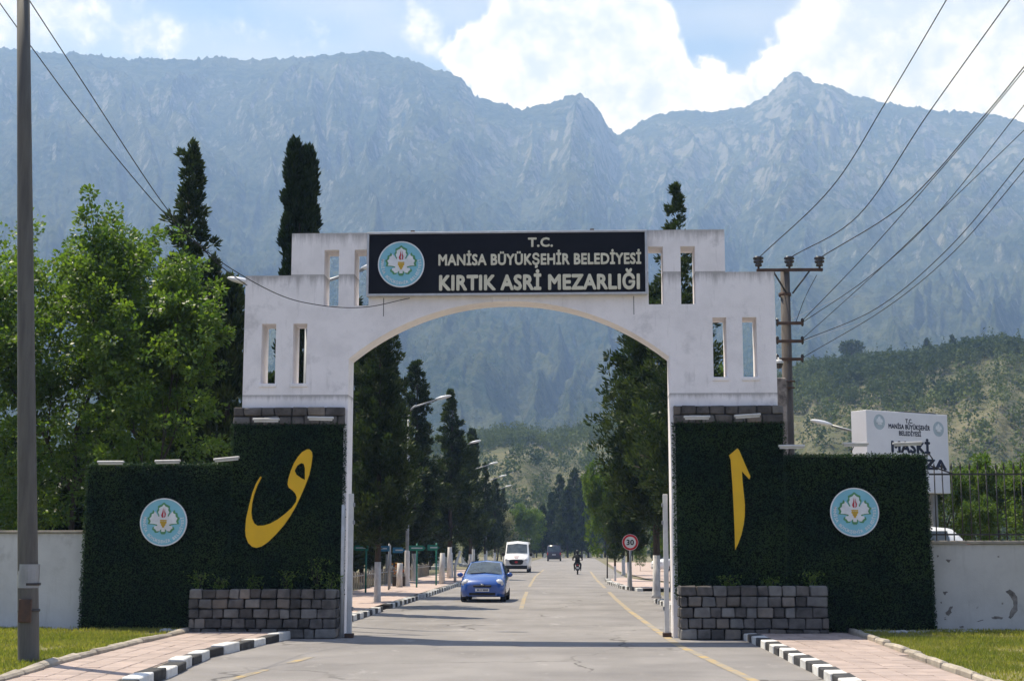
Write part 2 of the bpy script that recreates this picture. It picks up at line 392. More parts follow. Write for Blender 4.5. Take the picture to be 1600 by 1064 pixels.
terrain_material("mountain_slope", (0.012, 0.030, 0.015), (0.090, 0.102, 0.056), (0.42, 0.40, 0.36), False)
terrain_material("hill_slope", (0.085, 0.097, 0.050), (0.195, 0.180, 0.115), (0.31, 0.28, 0.23), True)

# ---------------------------------------------------------------- mesh helpers
COL = scene.collection


def tag(o, label=None, cat=None, group=None, kind=None):
    for k, v in (("label", label), ("category", cat), ("group", group), ("kind", kind)):
        if v:
            o[k] = v
    return o


def empty(name, loc=(0, 0, 0), rz=0.0, parent=None):
    o = bpy.data.objects.new(name, None)
    o.empty_display_size = 0.2
    COL.objects.link(o)
    o.location = loc
    o.rotation_euler = (0, 0, rz)
    o.parent = parent
    return o


def link(name, me, parent=None, loc=None, rot=None, scale=None):
    o = bpy.data.objects.new(name, me)
    COL.objects.link(o)
    o.parent = parent
    if loc is not None: o.location = loc
    if rot is not None: o.rotation_euler = rot
    if scale is not None: o.scale = scale
    return o


def copy_tree(o, parent=None):
    c = o.copy()
    COL.objects.link(c)
    c.parent = parent
    for ch in o.children:
        copy_tree(ch, c)
    return c


class MB:
    def __init__(s):
        s.v, s.f, s.sm = [], [], []

    def add(s, vs, fs, smooth=False):
        b = len(s.v)
        s.v += [tuple(v) for v in vs]
        s.f += [tuple(b + i for i in f) for f in fs]
        s.sm += [smooth] * len(fs)
        return s

    def box(s, x0, x1, y0, y1, z0, z1):
        vs = [(x0, y0, z0), (x1, y0, z0), (x1, y1, z0), (x0, y1, z0), (x0, y0, z1), (x1, y0, z1), (x1, y1, z1), (x0, y1, z1)]
        return s.add(vs, [(0, 3, 2, 1), (4, 5, 6, 7), (0, 1, 5, 4), (1, 2, 6, 5), (2, 3, 7, 6), (3, 0, 4, 7)])

    def cbox(s, x0, x1, y0, y1, z0, z1, c=0.01, jit=0.0, rnd=random):
        """box with chamfered edges, corners a little uneven"""
        vs, idx = [], {}
        xs, ys, zs = (x0, x1), (y0, y1), (z0, z1)
        for i in (0, 1):
            for j in (0, 1):
                for k in (0, 1):
                    jx, jy, jz = [rnd.uniform(-jit, jit) for _ in range(3)]
                    sx, sy, sz = (1, -1)[i], (1, -1)[j], (1, -1)[k]
                    for ax in range(3):
                        p = [xs[i] + jx + sx * c, ys[j] + jy + sy * c, zs[k] + jz + sz * c]
                        p[ax] -= (sx, sy, sz)[ax] * c
                        idx[(i, j, k, ax)] = len(vs)
                        vs.append(tuple(p))
        fs = []
        for ax in range(3):
            for e in (0, 1):
                o = [a for a in range(3) if a != ax]
                q = []
                for (a, b) in ((0, 0), (1, 0), (1, 1), (0, 1)):
                    t = [0, 0, 0]
                    t[ax], t[o[0]], t[o[1]] = e, a, b
                    q.append(idx[(t[0], t[1], t[2], ax)])
                fs.append(q)
            o = [a for a in range(3) if a != ax]
            for a in (0, 1):
                for b in (0, 1):
                    t0, t1 = [0, 0, 0], [0, 0, 0]
                    t0[o[0]] = t1[o[0]] = a
                    t0[o[1]] = t1[o[1]] = b
                    t1[ax] = 1
                    fs.append([idx[(*t0, o[0])], idx[(*t1, o[0])], idx[(*t1, o[1])], idx[(*t0, o[1])]])
        for i in (0, 1):
            for j in (0, 1):
                for k in (0, 1):
                    fs.append([idx[(i, j, k, a)] for a in range(3)])
        return s.add(vs, fs)

    def prism(s, loops, y0, y1):
        """polygon in x, z (first loop outer, the others holes) extruded from y0 to y1"""
        pl = [[Vector((p[0], p[1], 0)) for p in lp] for lp in loops]
        flat = [p for lp in loops for p in lp]
        tr = tessellate_polygon(pl)
        n = len(flat)
        vs = [(p[0], y0, p[1]) for p in flat] + [(p[0], y1, p[1]) for p in flat]
        fs = [tuple(t) for t in tr] + [tuple(n + i for i in reversed(t)) for t in tr]
        b = 0
        for lp in loops:
            m = len(lp)
            fs += [(b + i, b + (i + 1) % m, n + b + (i + 1) % m, n + b + i) for i in range(m)]
            b += m
        return s.add(vs, fs)

    def tube(s, pts, rad, n=8, smooth=True, cap=True):
        pts = [Vector(p) for p in pts]
        if not hasattr(rad, "__len__"): rad = [rad] * len(pts)
        vs, fs = [], []
        for i, p in enumerate(pts):
            d = (pts[min(i + 1, len(pts) - 1)] - pts[max(i - 1, 0)]).normalized()
            a = Vector((0, 0, 1)) if abs(d.z) < 0.9 else Vector((1, 0, 0))
            u = d.cross(a).normalized()
            w = d.cross(u)
            for k in range(n):
                t = 2 * math.pi * k / n
                vs.append(p + (u * math.cos(t) + w * math.sin(t)) * rad[i])
        for i in range(len(pts) - 1):
            for k in range(n):
                fs.append((i * n + k, i * n + (k + 1) % n, (i + 1) * n + (k + 1) % n, (i + 1) * n + k))
        s.add(vs, fs, smooth)
        if cap:
            b = len(s.v) - len(vs)
            s.f += [tuple(b + k for k in range(n)), tuple(b + (len(pts) - 1) * n + k for k in reversed(range(n)))]
            s.sm += [False, False]
        return s

    def lathe(s, prof, n=16, c=(0, 0, 0), axis="z", smooth=True):
        vs, fs = [], []
        for (r, h) in prof:
            for k in range(n):
                t = 2 * math.pi * k / n
                a, b = r * math.cos(t), r * math.sin(t)
                p = {"z": (a, b, h), "y": (a, h, b), "x": (h, a, b)}[axis]
                vs.append((c[0] + p[0], c[1] + p[1], c[2] + p[2]))
        for i in range(len(prof) - 1):
            for k in range(n):
                fs.append((i * n + k, i * n + (k + 1) % n, (i + 1) * n + (k + 1) % n, (i + 1) * n + k))
        return s.add(vs, fs, smooth)

    def ball(s, c, r, n=10, m=7):
        prof = [(max(1e-4, math.sin(math.pi * i / m)), -math.cos(math.pi * i / m)) for i in range(m + 1)]
        vs, fs = [], []
        for (a, h) in prof:
            for k in range(n):
                t = 2 * math.pi * k / n
                vs.append((c[0] + r[0] * a * math.cos(t), c[1] + r[1] * a * math.sin(t), c[2] + r[2] * h))
        for i in range(m):
            for k in range(n):
                fs.append((i * n + k, i * n + (k + 1) % n, (i + 1) * n + (k + 1) % n, (i + 1) * n + k))
        return s.add(vs, fs, True)

    def mesh(s, name, m):
        me = bpy.data.meshes.new(name)
        me.from_pydata(s.v, [], s.f)
        me.polygons.foreach_set("use_smooth", s.sm)
        bm = bmesh.new()
        bm.from_mesh(me)
        bmesh.ops.recalc_face_normals(bm, faces=bm.faces)
        bm.to_mesh(me)
        bm.free()
        me.materials.append(MATS[m] if isinstance(m, str) else m)
        me.update()
        return me

    def build(s, name, m, parent=None, **k):
        return link(name, s.mesh(name, m), parent, **k)


def np_mesh(name, V, Fc, m, tint=None, smooth=False):
    V = np.ascontiguousarray(V, dtype=np.float32)
    Fc = np.ascontiguousarray(Fc, dtype=np.int32)
    me = bpy.data.meshes.new(name)
    k = Fc.shape[1]
    me.vertices.add(len(V))
    me.vertices.foreach_set("co", V.ravel())
    me.loops.add(Fc.size)
    me.loops.foreach_set("vertex_index", Fc.ravel())
    me.polygons.add(len(Fc))
    me.polygons.foreach_set("loop_start", np.arange(0, Fc.size, k, dtype=np.int32))
    me.polygons.foreach_set("loop_total", np.full(len(Fc), k, dtype=np.int32))
    if smooth:
        me.polygons.foreach_set("use_smooth", np.ones(len(Fc), dtype=bool))
    if tint is not None:
        a = me.attributes.new("tint", "FLOAT", "POINT")
        a.data.foreach_set("value", np.ascontiguousarray(tint, dtype=np.float32))
    me.update(calc_edges=True)
    me.materials.append(MATS[m])
    return me


def unit(v):
    return v / np.maximum(np.linalg.norm(v, axis=1, keepdims=True), 1e-9)


def leaf_quads(P, A, Nn, L, W, tint, fold=0.25):
    """rhombic leaves at P, pointing along A, facing Nn"""
    n = len(P)
    A = unit(A)
    S = unit(np.cross(A, Nn))
    N2 = np.cross(S, A)
    L = np.broadcast_to(np.asarray(L, float), (n,))[:, None]
    W = np.broadcast_to(np.asarray(W, float), (n,))[:, None]
    V = np.stack([P, P + A * L * 0.5 + S * W * 0.5 + N2 * W * fold, P + A * L, P + A * L * 0.5 - S * W * 0.5 + N2 * W * fold], 1).reshape(-1, 3)
    Fc = np.arange(4 * n).reshape(-1, 4)
    return V, Fc, np.repeat(tint, 4)


# value noise for the relief
def vnoise(x, y, seed=0):
    xi, yi = np.floor(x).astype(np.int64), np.floor(y).astype(np.int64)
    fx, fy = x - xi, y - yi
    fx, fy = fx * fx * fx * (fx * (fx * 6 - 15) + 10), fy * fy * fy * (fy * (fy * 6 - 15) + 10)

    def h(a, b):
        n = (a * 374761393 + b * 668265263 + seed * 1442695041) & 0xFFFFFFFF
        n = ((n ^ (n >> 13)) * 1274126177) & 0xFFFFFFFF
        n = n ^ (n >> 16)
        return (n & 0xFFFF) / 65535.0
    return (h(xi, yi) * (1 - fx) + h(xi + 1, yi) * fx) * (1 - fy) + (h(xi, yi + 1) * (1 - fx) + h(xi + 1, yi + 1) * fx) * fy


def fbm(x, y, octv=5, gain=0.5, seed=0, ridged=False):
    t, a, s = 0.0, 1.0, 0.0
    for o in range(octv):
        n = vnoise(x, y, seed + o * 17)
        if ridged: n = 1 - np.abs(2 * n - 1)
        t = t + a * n
        s += a
        a *= gain
        x, y = x * 2.03 + 13.7, y * 2.03 + 7.1
    return t / s


# ---------------------------------------------------------------- lettering
_cap = {}


def glyph_mesh(body, size=1.0, bold=0.0, extrude=0.0, align="LEFT"):
    cu = bpy.data.curves.new("lettering", "FONT")
    cu.body = body
    cu.size = size
    cu.offset = bold
    cu.extrude = extrude
    cu.resolution_u = 3
    cu.align_x = align
    cu.space_character = 1.06
    o = bpy.data.objects.new("lettering", cu)
    COL.objects.link(o)
    dg = bpy.context.evaluated_depsgraph_get()
    me = bpy.data.meshes.new_from_object(o.evaluated_get(dg))
    bpy.data.objects.remove(o)
    bpy.data.curves.remove(cu)
    return me


def text_line(name, body, m, parent, x0, x1, zb, cap, y, depth=0.012, bold=0.03, xf=None):
    """one line of raised lettering on the plane y, from x0 to x1, baseline zb, capitals cap high"""
    if "H" not in _cap:
        h = glyph_mesh("H")
        _cap["H"] = max(v.co.y for v in h.vertices)
    g0 = glyph_mesh(body, 1.0, 0.0, 0.5)
    n = len(g0.vertices)
    a = np.empty(n * 3, dtype=np.float32)
    g0.vertices.foreach_get("co", a)
    a = a.reshape(-1, 3)
    # heavier strokes: the letter repeated round a small ring, each copy a hair deeper than the last
    pf = [tuple(p.vertices) for p in g0.polygons]
    bpy.data.meshes.remove(g0)
    ring = [(0, 0)] + [(bold * math.cos(2 * math.pi * i / 8), bold * math.sin(2 * math.pi * i / 8)) for i in range(8)]
    a = np.concatenate([a + [dx, dy, -0.012 * i] for i, (dx, dy) in enumerate(ring)])
    me = bpy.data.meshes.new(name)
    me.from_pydata(a.tolist(), [], [tuple(v + n * i for v in f) for i in range(9) for f in pf])
    xa, xb = a[:, 0].min(), a[:, 0].max()
    capf = _cap["H"] + 2 * bold
    out = np.empty_like(a)
    out[:, 0] = x0 + (a[:, 0] - xa) / (xb - xa) * (x1 - x0)
    out[:, 2] = zb + (a[:, 1] + bold) / capf * cap
    out[:, 1] = y - (a[:, 2] + 0.5) * depth
    me.vertices.foreach_set("co", out.ravel())
    me.name = name
    me.materials.clear()
    me.materials.append(MATS[m])
    for p in me.polygons: p.material_index = 0
    me.update()
    return link(name, me, parent)


LEAF_HALF = [(0, 0.74), (0.07, 0.66), (0.20, 0.60), (0.19, 0.50), (0.24, 0.42), (0.17, 0.26), (0.20, 0.22), (0.30, 0.36), (0.38, 0.46), (0.42, 0.36),
             (0.50, 0.34), (0.52, 0.22), (0.60, 0.16), (0.54, 0.04), (0.58, -0.06), (0.40, -0.07), (0.26, -0.10), (0.25, -0.15), (0.38, -0.17),
             (0.40, -0.26), (0.33, -0.30), (0.28, -0.38), (0.17, -0.37), (0.08, -0.28), (0.07, -0.40)]


def emblem_parts(root, c, r, y, faded=False):
    """round municipal emblem: disc, pale rim, vine leaf, flame, grapes and the ring of letters"""
    cx, cz = c
    n = 56
    circ = lambda rr: [(cx + rr * math.cos(2 * math.pi * i / n), cz + rr * math.sin(2 * math.pi * i / n)) for i in range(n)]
    MB().prism([circ(r)], y - 0.03, y).build("disc", "print_faded" if faded else "emblem_blue", root)
    if not faded:
        MB().prism([circ(r * 1.005), circ(r * 0.955)], y - 0.036, y - 0.002).build("rim", "emblem_white", root)
    half = LEAF_HALF
    outl = [(x, z) for x, z in half] + [(-x, z) for x, z in reversed(half[1:])]
    big = [(x * 1.10 + (0.035 if x > 0 else -0.035 if x < 0 else 0), 0.08 + (z - 0.08) * 1.14) for x, z in outl]
    to = lambda pl: [(cx + x * r, cz + z * r) for x, z in pl]
    if not faded:
        MB().prism([to(big)], y - 0.038, y - 0.01).build("leaf_outline", "emblem_green", root)
    MB().prism([to(outl)], y - 0.044, y - 0.01).build("leaf", "emblem_white", root)
    if faded:
        return
    stem = [(-0.06, -0.28), (0.06, -0.28), (0.08, -0.50), (-0.08, -0.50)]
    MB().prism([to(stem)], y - 0.043, y - 0.01).build("stem", "emblem_green", root)
    fl = MB()
    fl.prism([to([(-0.02, 0.60), (0.0, 0.42), (-0.02, 0.30), (0.0, 0.19), (-0.07, 0.20), (-0.10, 0.30), (-0.05, 0.42)])], y - 0.050, y - 0.02)
    fl.prism([to([(0.05, 0.58), (0.06, 0.44), (0.10, 0.34), (0.08, 0.22), (0.02, 0.19), (0.05, 0.30), (0.03, 0.42)])], y - 0.050, y - 0.02)
    fl.build("flame", "emblem_red", root)
    gr = MB()
    gr.box(cx - 0.14 * r, cx + 0.14 * r, y - 0.050, y - 0.02, cz + 0.05 * r, cz + 0.10 * r)
    for row, (zz, xs) in enumerate([(-0.01, (-0.09, 0.0, 0.09)), (-0.10, (-0.045, 0.045)), (-0.18, (0.0,))]):
        for x in xs:
            k = 10
            gr.prism([[(cx + x * r + 0.055 * r * math.cos(2 * math.pi * i / k), cz + zz * r + 0.055 * r * math.sin(2 * math.pi * i / k)) for i in range(k)]],
                     y - 0.052, y - 0.02)
    gr.build("grapes", "emblem_yellow", root)
    word = "MANİSA BÜYÜKŞEHİR BELEDİYESİ"
    V, Fs = [], []
    for i, ch in enumerate(word):
        if ch == " ": continue
        th = R(168) + R(204) * i / (len(word) - 1)
        g = glyph_mesh(ch, 0.17 * r, 0.004 * r, 0.0, "CENTER")
        b = len(V)
        rot = th + R(90)
        px, pz = cx + 0.87 * r * math.cos(th), cz + 0.87 * r * math.sin(th)
        for v in g.vertices:
            V.append((px + v.co.x * math.cos(rot) - v.co.y * math.sin(rot), y - 0.034, pz + v.co.x * math.sin(rot) + v.co.y * math.cos(rot)))
        Fs += [tuple(b + q for q in p.vertices) for p in g.polygons]
        bpy.data.meshes.remove(g)
    MB().add(V, Fs).build("lettering", "emblem_white", root)

# ================================================================ the far setting
def azel(x, y):
    r = ray(x, y)
    return math.atan2(r.x, r.y), r.z / math.hypot(r.x, r.y)


SKY = [(-900, 150), (-500, 120), (-250, 92), (0, 76), (30, 78), (60, 82), (130, 85), (160, 88), (200, 93), (230, 92), (290, 95), (350, 90), (380, 94), (420, 93), (480, 89),
       (525, 86), (545, 83), (580, 80), (600, 83), (612, 89), (640, 92), (660, 103), (680, 111), (700, 113), (716, 120), (735, 138), (742, 151),
       (765, 157), (800, 168), (815, 172), (832, 166), (860, 161), (885, 152), (906, 146), (915, 153), (928, 163), (938, 178), (948, 196), (957, 207),
       (965, 211), (985, 201), (1022, 181), (1050, 176), (1080, 173), (1112, 176), (1140, 172), (1165, 167), (1185, 157), (1205, 145), (1220, 130), (1235, 115), (1246, 111),
       (1256, 120), (1275, 130), (1300, 134), (1318, 142), (1340, 151), (1370, 158), (1420, 168), (1470, 174), (1520, 176), (1560, 181), (1600, 192),
       (1700, 215), (1850, 230), (2200, 200), (2600, 180)]
HILL = [(-900, 760), (-400, 745), (0, 720), (400, 700), (640, 684), (720, 676), (760, 670), (820, 668), (880, 664), (930, 656), (1000, 640), (1060, 628), (1130, 606), (1200, 588),
        (1260, 566), (1300, 556), (1340, 552), (1400, 551), (1440, 547), (1480, 538), (1520, 528), (1560, 524), (1600, 526), (1700, 515), (1850, 520), (2200, 560), (2600, 600)]
sa = np.array([azel(*p) for p in SKY])
ha = np.array([azel(*p) for p in HILL])


def ridge_r(phi):
    px = CX + F * np.tan(phi + YAW)
    base = 3950 + 620 / (1 + np.exp(-(px - 960) / 26.0))
    return base + 160 * (vnoise(phi * 9 + 3, phi * 0 + 1.5, 5) - 0.5)


def mountain_z(phi, t, detail=True):
    r0 = ridge_r(phi)
    r = 900 + t * (r0 - 900)
    te = np.interp(phi, sa[:, 0], sa[:, 1])
    zr = HC + r0 * te
    tt = np.clip(t, 0, 1)
    z = zr * (0.62 * tt ** 1.15 + 0.38 * tt ** 2.2)
    X, Y = r * np.sin(phi), r * np.cos(phi)
    spur = fbm(phi * 26 + 2.0 * vnoise(r / 500, phi * 8, 3), r / 900, 5, 0.55, 21, True) - 0.55
    rough = fbm(X / 170, Y / 170, 6, 0.58, 41, True) - 0.55
    crag = fbm(X / 55, Y / 55, 4, 0.6, 61) - 0.5
    env = np.clip(tt / 0.15, 0, 1) * np.clip((1 - tt) / 0.10, 0.0, 1)
    z = z + env * (165 * spur * np.clip(0.25 + tt * 1.9, 0, 1) + 62 * rough) + np.clip(tt / 0.1, 0, 1) * 26 * crag * np.clip((1 - tt) / 0.03, 0.0, 1)
    lim = HC + r * te * (1 - 0.10 * np.clip(1 - tt, 0, 1))
    z = np.where(tt < 1, np.minimum(z, lim), z)
    # bushes and rocks along the skyline
    bump = (fbm(phi * 420, phi * 0 + 0.3, 3, 0.6, 77) - 0.45) * 17 + np.clip(vnoise(phi * 900, phi * 0, 78) - 0.6, 0, 1) * 14
    z = z + bump * np.clip((tt - 0.97) / 0.03, 0, 1)
    return X, Y, z


def build_mountain():
    n = 1250
    phi = np.linspace(R(-37), R(37), n)
    t = np.concatenate([np.linspace(0, 1, 205) ** 0.92, [1.02, 1.06, 1.15, 1.3]])
    P, T = np.meshgrid(phi, t)
    X, Y, Z = mountain_z(P, T)
    back = np.clip(T - 1, 0, 1)
    Z = Z - back * 1400
    m = len(t)
    V = np.stack([X, Y, Z], -1).reshape(-1, 3)
    i = np.arange(m * n).reshape(m, n)
    Fc = np.stack([i[:-1, :-1], i[:-1, 1:], i[1:, 1:], i[1:, :-1]], -1).reshape(-1, 4)
    tag(link("mountain", np_mesh("mountain", V, Fc, "mountain_slope", smooth=True)), kind="structure")


def hill_z(phi, r):
    te = np.interp(phi, ha[:, 0], ha[:, 1])
    rc = 640 + 90 * (vnoise(phi * 7, phi * 0, 9) - 0.5)
    zc = HC + rc * te - 7.5
    X, Y = r * np.sin(phi), r * np.cos(phi)
    s = np.clip((r - 300) / (rc - 300), 0, 1)
    s = 0.35 * s + 0.65 * s * s * (3 - 2 * s)
    z = zc * s
    z = np.where(r > rc, zc * (1 - 0.5 * np.clip((r - rc) / 500, 0, 1)), z)
    n = fbm(X / 90, Y / 90, 4, 0.5, 91) - 0.5
    g = fbm(phi * 22, r / 260, 3, 0.5, 95, True) - 0.55
    z = z + np.clip((r - 300) / 120, 0, 1) * (9 * n + 16 * g * np.clip((rc - r) / 150, 0, 1))
    return X, Y, z


def build_hills():
    n, m = 460, 150
    P, Rr = np.meshgrid(np.linspace(R(-44), R(44), n), np.linspace(296, 1180, m))
    X, Y, Z = hill_z(P, Rr)
    Z[0] = -0.3
    V = np.stack([X, Y, Z], -1).reshape(-1, 3)
    i = np.arange(m * n).reshape(m, n)
    Fc = np.stack([i[:-1, :-1], i[:-1, 1:], i[1:, 1:], i[1:, :-1]], -1).reshape(-1, 4)
    tag(link("foothills", np_mesh("foothills", V, Fc, "hill_slope", smooth=True)), kind="structure")


def blob_trees(P, h, w, nq, cone, rng):
    """many small trees, each a cloud of leaf clumps; P (n,3) bases, h height, w width"""
    n = len(P)
    d = unit(rng.normal(size=(n * nq, 3)))
    rad = rng.random((n * nq, 1)) ** 0.45
    q = d * rad * 0.5
    H, W = np.repeat(h, nq), np.repeat(w, nq)
    cn = np.repeat(cone, nq)
    zz = q[:, 2] + 0.5
    sc = np.where(cn, 1.15 - zz, 1.0)
    pts = np.repeat(P, nq, 0) + np.stack([q[:, 0] * W * sc, q[:, 1] * W * sc, zz * H + 0.06 * H], 1)
    size = np.repeat(np.minimum(h, w * 1.3), nq) * rng.uniform(0.10, 0.22, n * nq)
    pat = np.clip((fbm(P[:, 0] / 60, P[:, 1] / 60, 3, 0.5, 171) - 0.36) * 3.2, 0, 1)
    tint = np.clip(np.repeat(rng.random(n) * 0.35 + pat * 0.55, nq) + rng.random(n * nq) * 0.2, 0, 1)
    return leaf_quads(pts, rng.normal(size=pts.shape), d + 0.6 * rng.normal(size=pts.shape), size, size * 0.8, tint)


def build_hill_woods():
    rng = np.random.default_rng(3)
    n = 26000
    px = rng.uniform(600, 1720, n)
    phi = np.arctan((px - CX) / F) - YAW
    r = np.sqrt(rng.uniform(305 ** 2, 720 ** 2, n))
    X, Y, Z = hill_z(phi, r)
    wood = fbm(X / 130, Y / 130, 4, 0.5, 111)
    right = np.clip((px - 1050) / 200, 0, 1)
    up = np.clip((r - 430) / 120, 0, 1)
    crest = np.clip((r - 545) / 60, 0, 1)
    dens = np.clip((0.65 * wood + 0.35 * fbm(X / 38, Y / 38, 3, 0.5, 117) - 0.50 + 0.21 * right * up + 0.07 * right + 0.08 * crest * (1 - right)) * 10, 0, 1) * (0.20 + 0.65 * right + 0.5 * crest * (1 - right)) + 0.04 + 0.09 * right
    keep = (rng.random(n) < dens * 0.50) & (r < 668)
    X, Y, Z, r, wood = X[keep], Y[keep], Z[keep], r[keep], wood[keep]
    k = len(X)
    cone = rng.random(k) < 0.14
    h = np.where(cone, rng.uniform(6, 11, k), rng.uniform(3.5, 7.5, k))
    w = np.where(cone, h * 0.3, h * rng.uniform(0.8, 1.15, k))
    A = blob_trees(np.stack([X, Y, Z - 0.4], 1), h, w, 54, cone, rng)
    # low scrub between
    n = 24000
    px = rng.uniform(600, 1720, n)
    phi = np.arctan((px - CX) / F) - YAW
    r = np.sqrt(rng.uniform(302 ** 2, 700 ** 2, n))
    X, Y, Z = hill_z(phi, r)
    sc = fbm(X / 45, Y / 45, 3, 0.5, 131)
    keep = rng.random(n) < np.clip((sc - 0.40) * 3.2 + 0.35 * np.clip((px - 1050) / 200, 0, 1), 0.06, 1) * 0.8
    X, Y, Z = X[keep], Y[keep], Z[keep]
    k = len(X)
    h = rng.uniform(0.6, 1.0, k) + 2.4 * rng.random(k) ** 3
    B = blob_trees(np.stack([X, Y, Z - 0.2], 1), h, h * rng.uniform(1.1, 1.8, k), 16, np.zeros(k, bool), rng)
    V = np.concatenate([A[0], B[0]])
    Fc = np.concatenate([A[1], B[1] + len(A[0])])
    o = link("hillside_scrub", np_mesh("hillside_scrub", V, Fc, "leaf_far", np.concatenate([A[2], B[2]])))
    tag(o, "dark pines and low scrub scattered over the near hillsides", "scrub", kind="stuff")


def build_mountain_woods():
    rng = np.random.default_rng(5)
    n = 50000
    px = rng.uniform(560, 1720, n)
    phi = np.arctan((px - CX) / F) - YAW
    t = rng.uniform(0.07, 0.62, n) ** 1.0
    X, Y, Z = mountain_z(phi, t)
    wood = fbm(X / 260, Y / 260, 4, 0.5, 141)
    keep = rng.random(n) < np.clip((wood - 0.38) * 4, 0.06, 1) * np.clip(1.15 - t * 1.5, 0.12, 1) * 0.62
    X, Y, Z = X[keep], Y[keep], Z[keep]
    k = len(X)
    h = rng.uniform(6, 12, k)
    A = blob_trees(np.stack([X, Y, Z - 1.0], 1), h, h * rng.uniform(0.8, 1.2, k), 12, np.zeros(k, bool), rng)
    o = link("mountain_forest", np_mesh("mountain_forest", A[0], A[1], "leaf_far", A[2] * 0.6))
    tag(o, "hazy forest covering the lower flank of the mountain", "forest", kind="stuff")


build_mountain()
build_hills()
build_hill_woods()
build_mountain_woods()

# haze: one box of even, pale air round everything
hz = MB().box(-4200, 4200, -150, 6300, -3, 1990)
hm = bpy.data.materials.new("haze_air")
hm.use_nodes = True
hm.node_tree.nodes.clear()
hv = hm.node_tree.nodes.new("ShaderNodeVolumePrincipled")
hv.inputs["Color"].default_value = (0.37, 0.57, 1.0, 1)
hv.inputs["Absorption Color"].default_value = (1, 1, 1, 1)
hv.inputs["Density"].default_value = 0.00021
hv.inputs["Anisotropy"].default_value = 0.15
ho = hm.node_tree.nodes.new("ShaderNodeOutputMaterial")
hm.node_tree.links.new(hv.outputs[0], ho.inputs["Volume"])
tag(hz.build("haze", hm), "pale blue summer haze in the air", "haze", kind="stuff")

# ================================================================ ground, road, pavements
MB().add([(-4000, -140, -0.03), (4000, -140, -0.03), (4000, 6000, -0.03), (-4000, 6000, -0.03)], [(0, 1, 2, 3)]).build("ground", "earth")["kind"] = "structure"
GY = 33.0                                   # the plane of the gate's front


def sheet(name, pts, z, m, kind="structure", parent=None):
    me = MB()
    tr = tessellate_polygon([[Vector((p[0], p[1], 0)) for p in pts]])
    me.add([(p[0], p[1], z) for p in pts], [tuple(t) for t in tr])
    o = me.build(name, m, parent)
    for p in o.data.polygons:
        if p.normal.z < 0: p.flip()
    if kind and parent is None: o["kind"] = kind
    return o


ROAD_END = 262.0
sheet("road", [(-6.9, -60), (4.4, -60), (4.4, 34), (3.9, 36), (3.7, 60), (3.4, 90), (3.6, ROAD_END), (-6.0, ROAD_END), (-6.3, 90), (-6.25, 36), (-6.9, 32)], 0.0, "road_surface")


def stripe(pts, w, name="lane_marking"):
    vs, fs = [], []
    for i, (x, y) in enumerate(pts):
        a, b = pts[max(i - 1, 0)], pts[min(i + 1, len(pts) - 1)]
        d = Vector((b[0] - a[0], b[1] - a[1])).normalized()
        vs += [(x + d.y * w / 2, y - d.x * w / 2, 0.005), (x - d.y * w / 2, y + d.x * w / 2, 0.005)]
    fs = [(2 * i, 2 * i + 1, 2 * i + 3, 2 * i + 2) for i in range(len(pts) - 1)]
    o = MB().add(vs, fs).build(name, "yellow_line")
    o["kind"] = "structure"
    return o


stripe([(2.95, 17), (2.75, 22.5), (2.42, 27), (2.15, 30.5), (1.98, 37), (1.76, 46.2), (1.62, 56), (1.55, 66)], 0.17)
stripe([(1.5, 72), (1.35, 90), (1.3, 120)], 0.17)
stripe([(-5.5, 18), (-5.36, 22.1), (-5.2, 24.2)], 0.16)
stripe([(-5.06, 25.6), (-4.95, 27.0)], 0.16)
stripe([(-1.79, 48), (-2.02, 57), (-2.2, 66)], 0.15)
stripe([(-2.35, 74), (-2.75, 100), (-2.8, 130)], 0.15)

# --- the striped kerbs: every stone its own piece
kerb_mesh = {}
for key in ("kerb_white", "kerb_black"):
    for v in range(3):
        kerb_mesh[key, v] = MB().cbox(-0.14, 0.14, -0.298, 0.298, -0.05, 0.155, 0.016, 0.008).mesh("kerb_stone", key)


def kerb_run(name, pts, step=0.6, gaps=(), jit=0.012, phase=0):
    root = empty(name)
    root["kind"] = "structure"
    seg = [(Vector(a), Vector(b)) for a, b in zip(pts[:-1], pts[1:])]
    i = phase
    for a, b in seg:
        L = (b - a).length
        n = max(1, round(L / step))
        d = (b - a) / n
        for k in range(n):
            p = a + d * (k + 0.5)
            i += 1
            if any(g0 < p.y < g1 for g0, g1 in gaps):
                continue
            m = kerb_mesh["kerb_white" if i % 2 else "kerb_black", random.randrange(3)]
            o = link("kerb_stone", m, root, (p.x + random.uniform(-jit, jit), p.y, random.uniform(-jit, jit) * 0.7),
                     (random.uniform(-0.012, 0.012), random.uniform(-0.015, 0.015), -math.atan2(d.x, d.y) + random.uniform(-0.02, 0.02)))
            o.scale = (1, L / n / 0.6 * 0.985, 1)
    return root


kerb_run("kerb_front_right", [(3.98, 16.0), (4.0, 24.0), (3.95, 30.0), (3.86, 32.45)])
kl = kerb_run("kerb_front_left", [(-6.35, 16.0), (-6.52, 22.5), (-6.92, 26.6), (-6.80, 28.6), (-6.52, 32.3)], step=0.85, jit=0.03)
kerb_run("kerb_avenue_left", [(-6.32, 35.2), (-6.22, 60), (-6.32, 92)], gaps=((46.0, 48.2), (56.2, 58.0)))
kerb_run("kerb_island_near", [(3.05, 53.6), (3.35, 47.0), (3.5, 36.0)], step=0.5)
kerb_run("kerb_island_far", [(3.0, 67.0), (2.45, 70.5), (1.95, 80.0), (1.95, 87)], step=0.6)

# --- pavements with their tiles
tile_mesh = [MB().cbox(-0.192, 0.192, -0.192, 0.192, -0.02, 0.008, 0.006, 0.002).mesh("paver", "paver_pink") for _ in range(4)]


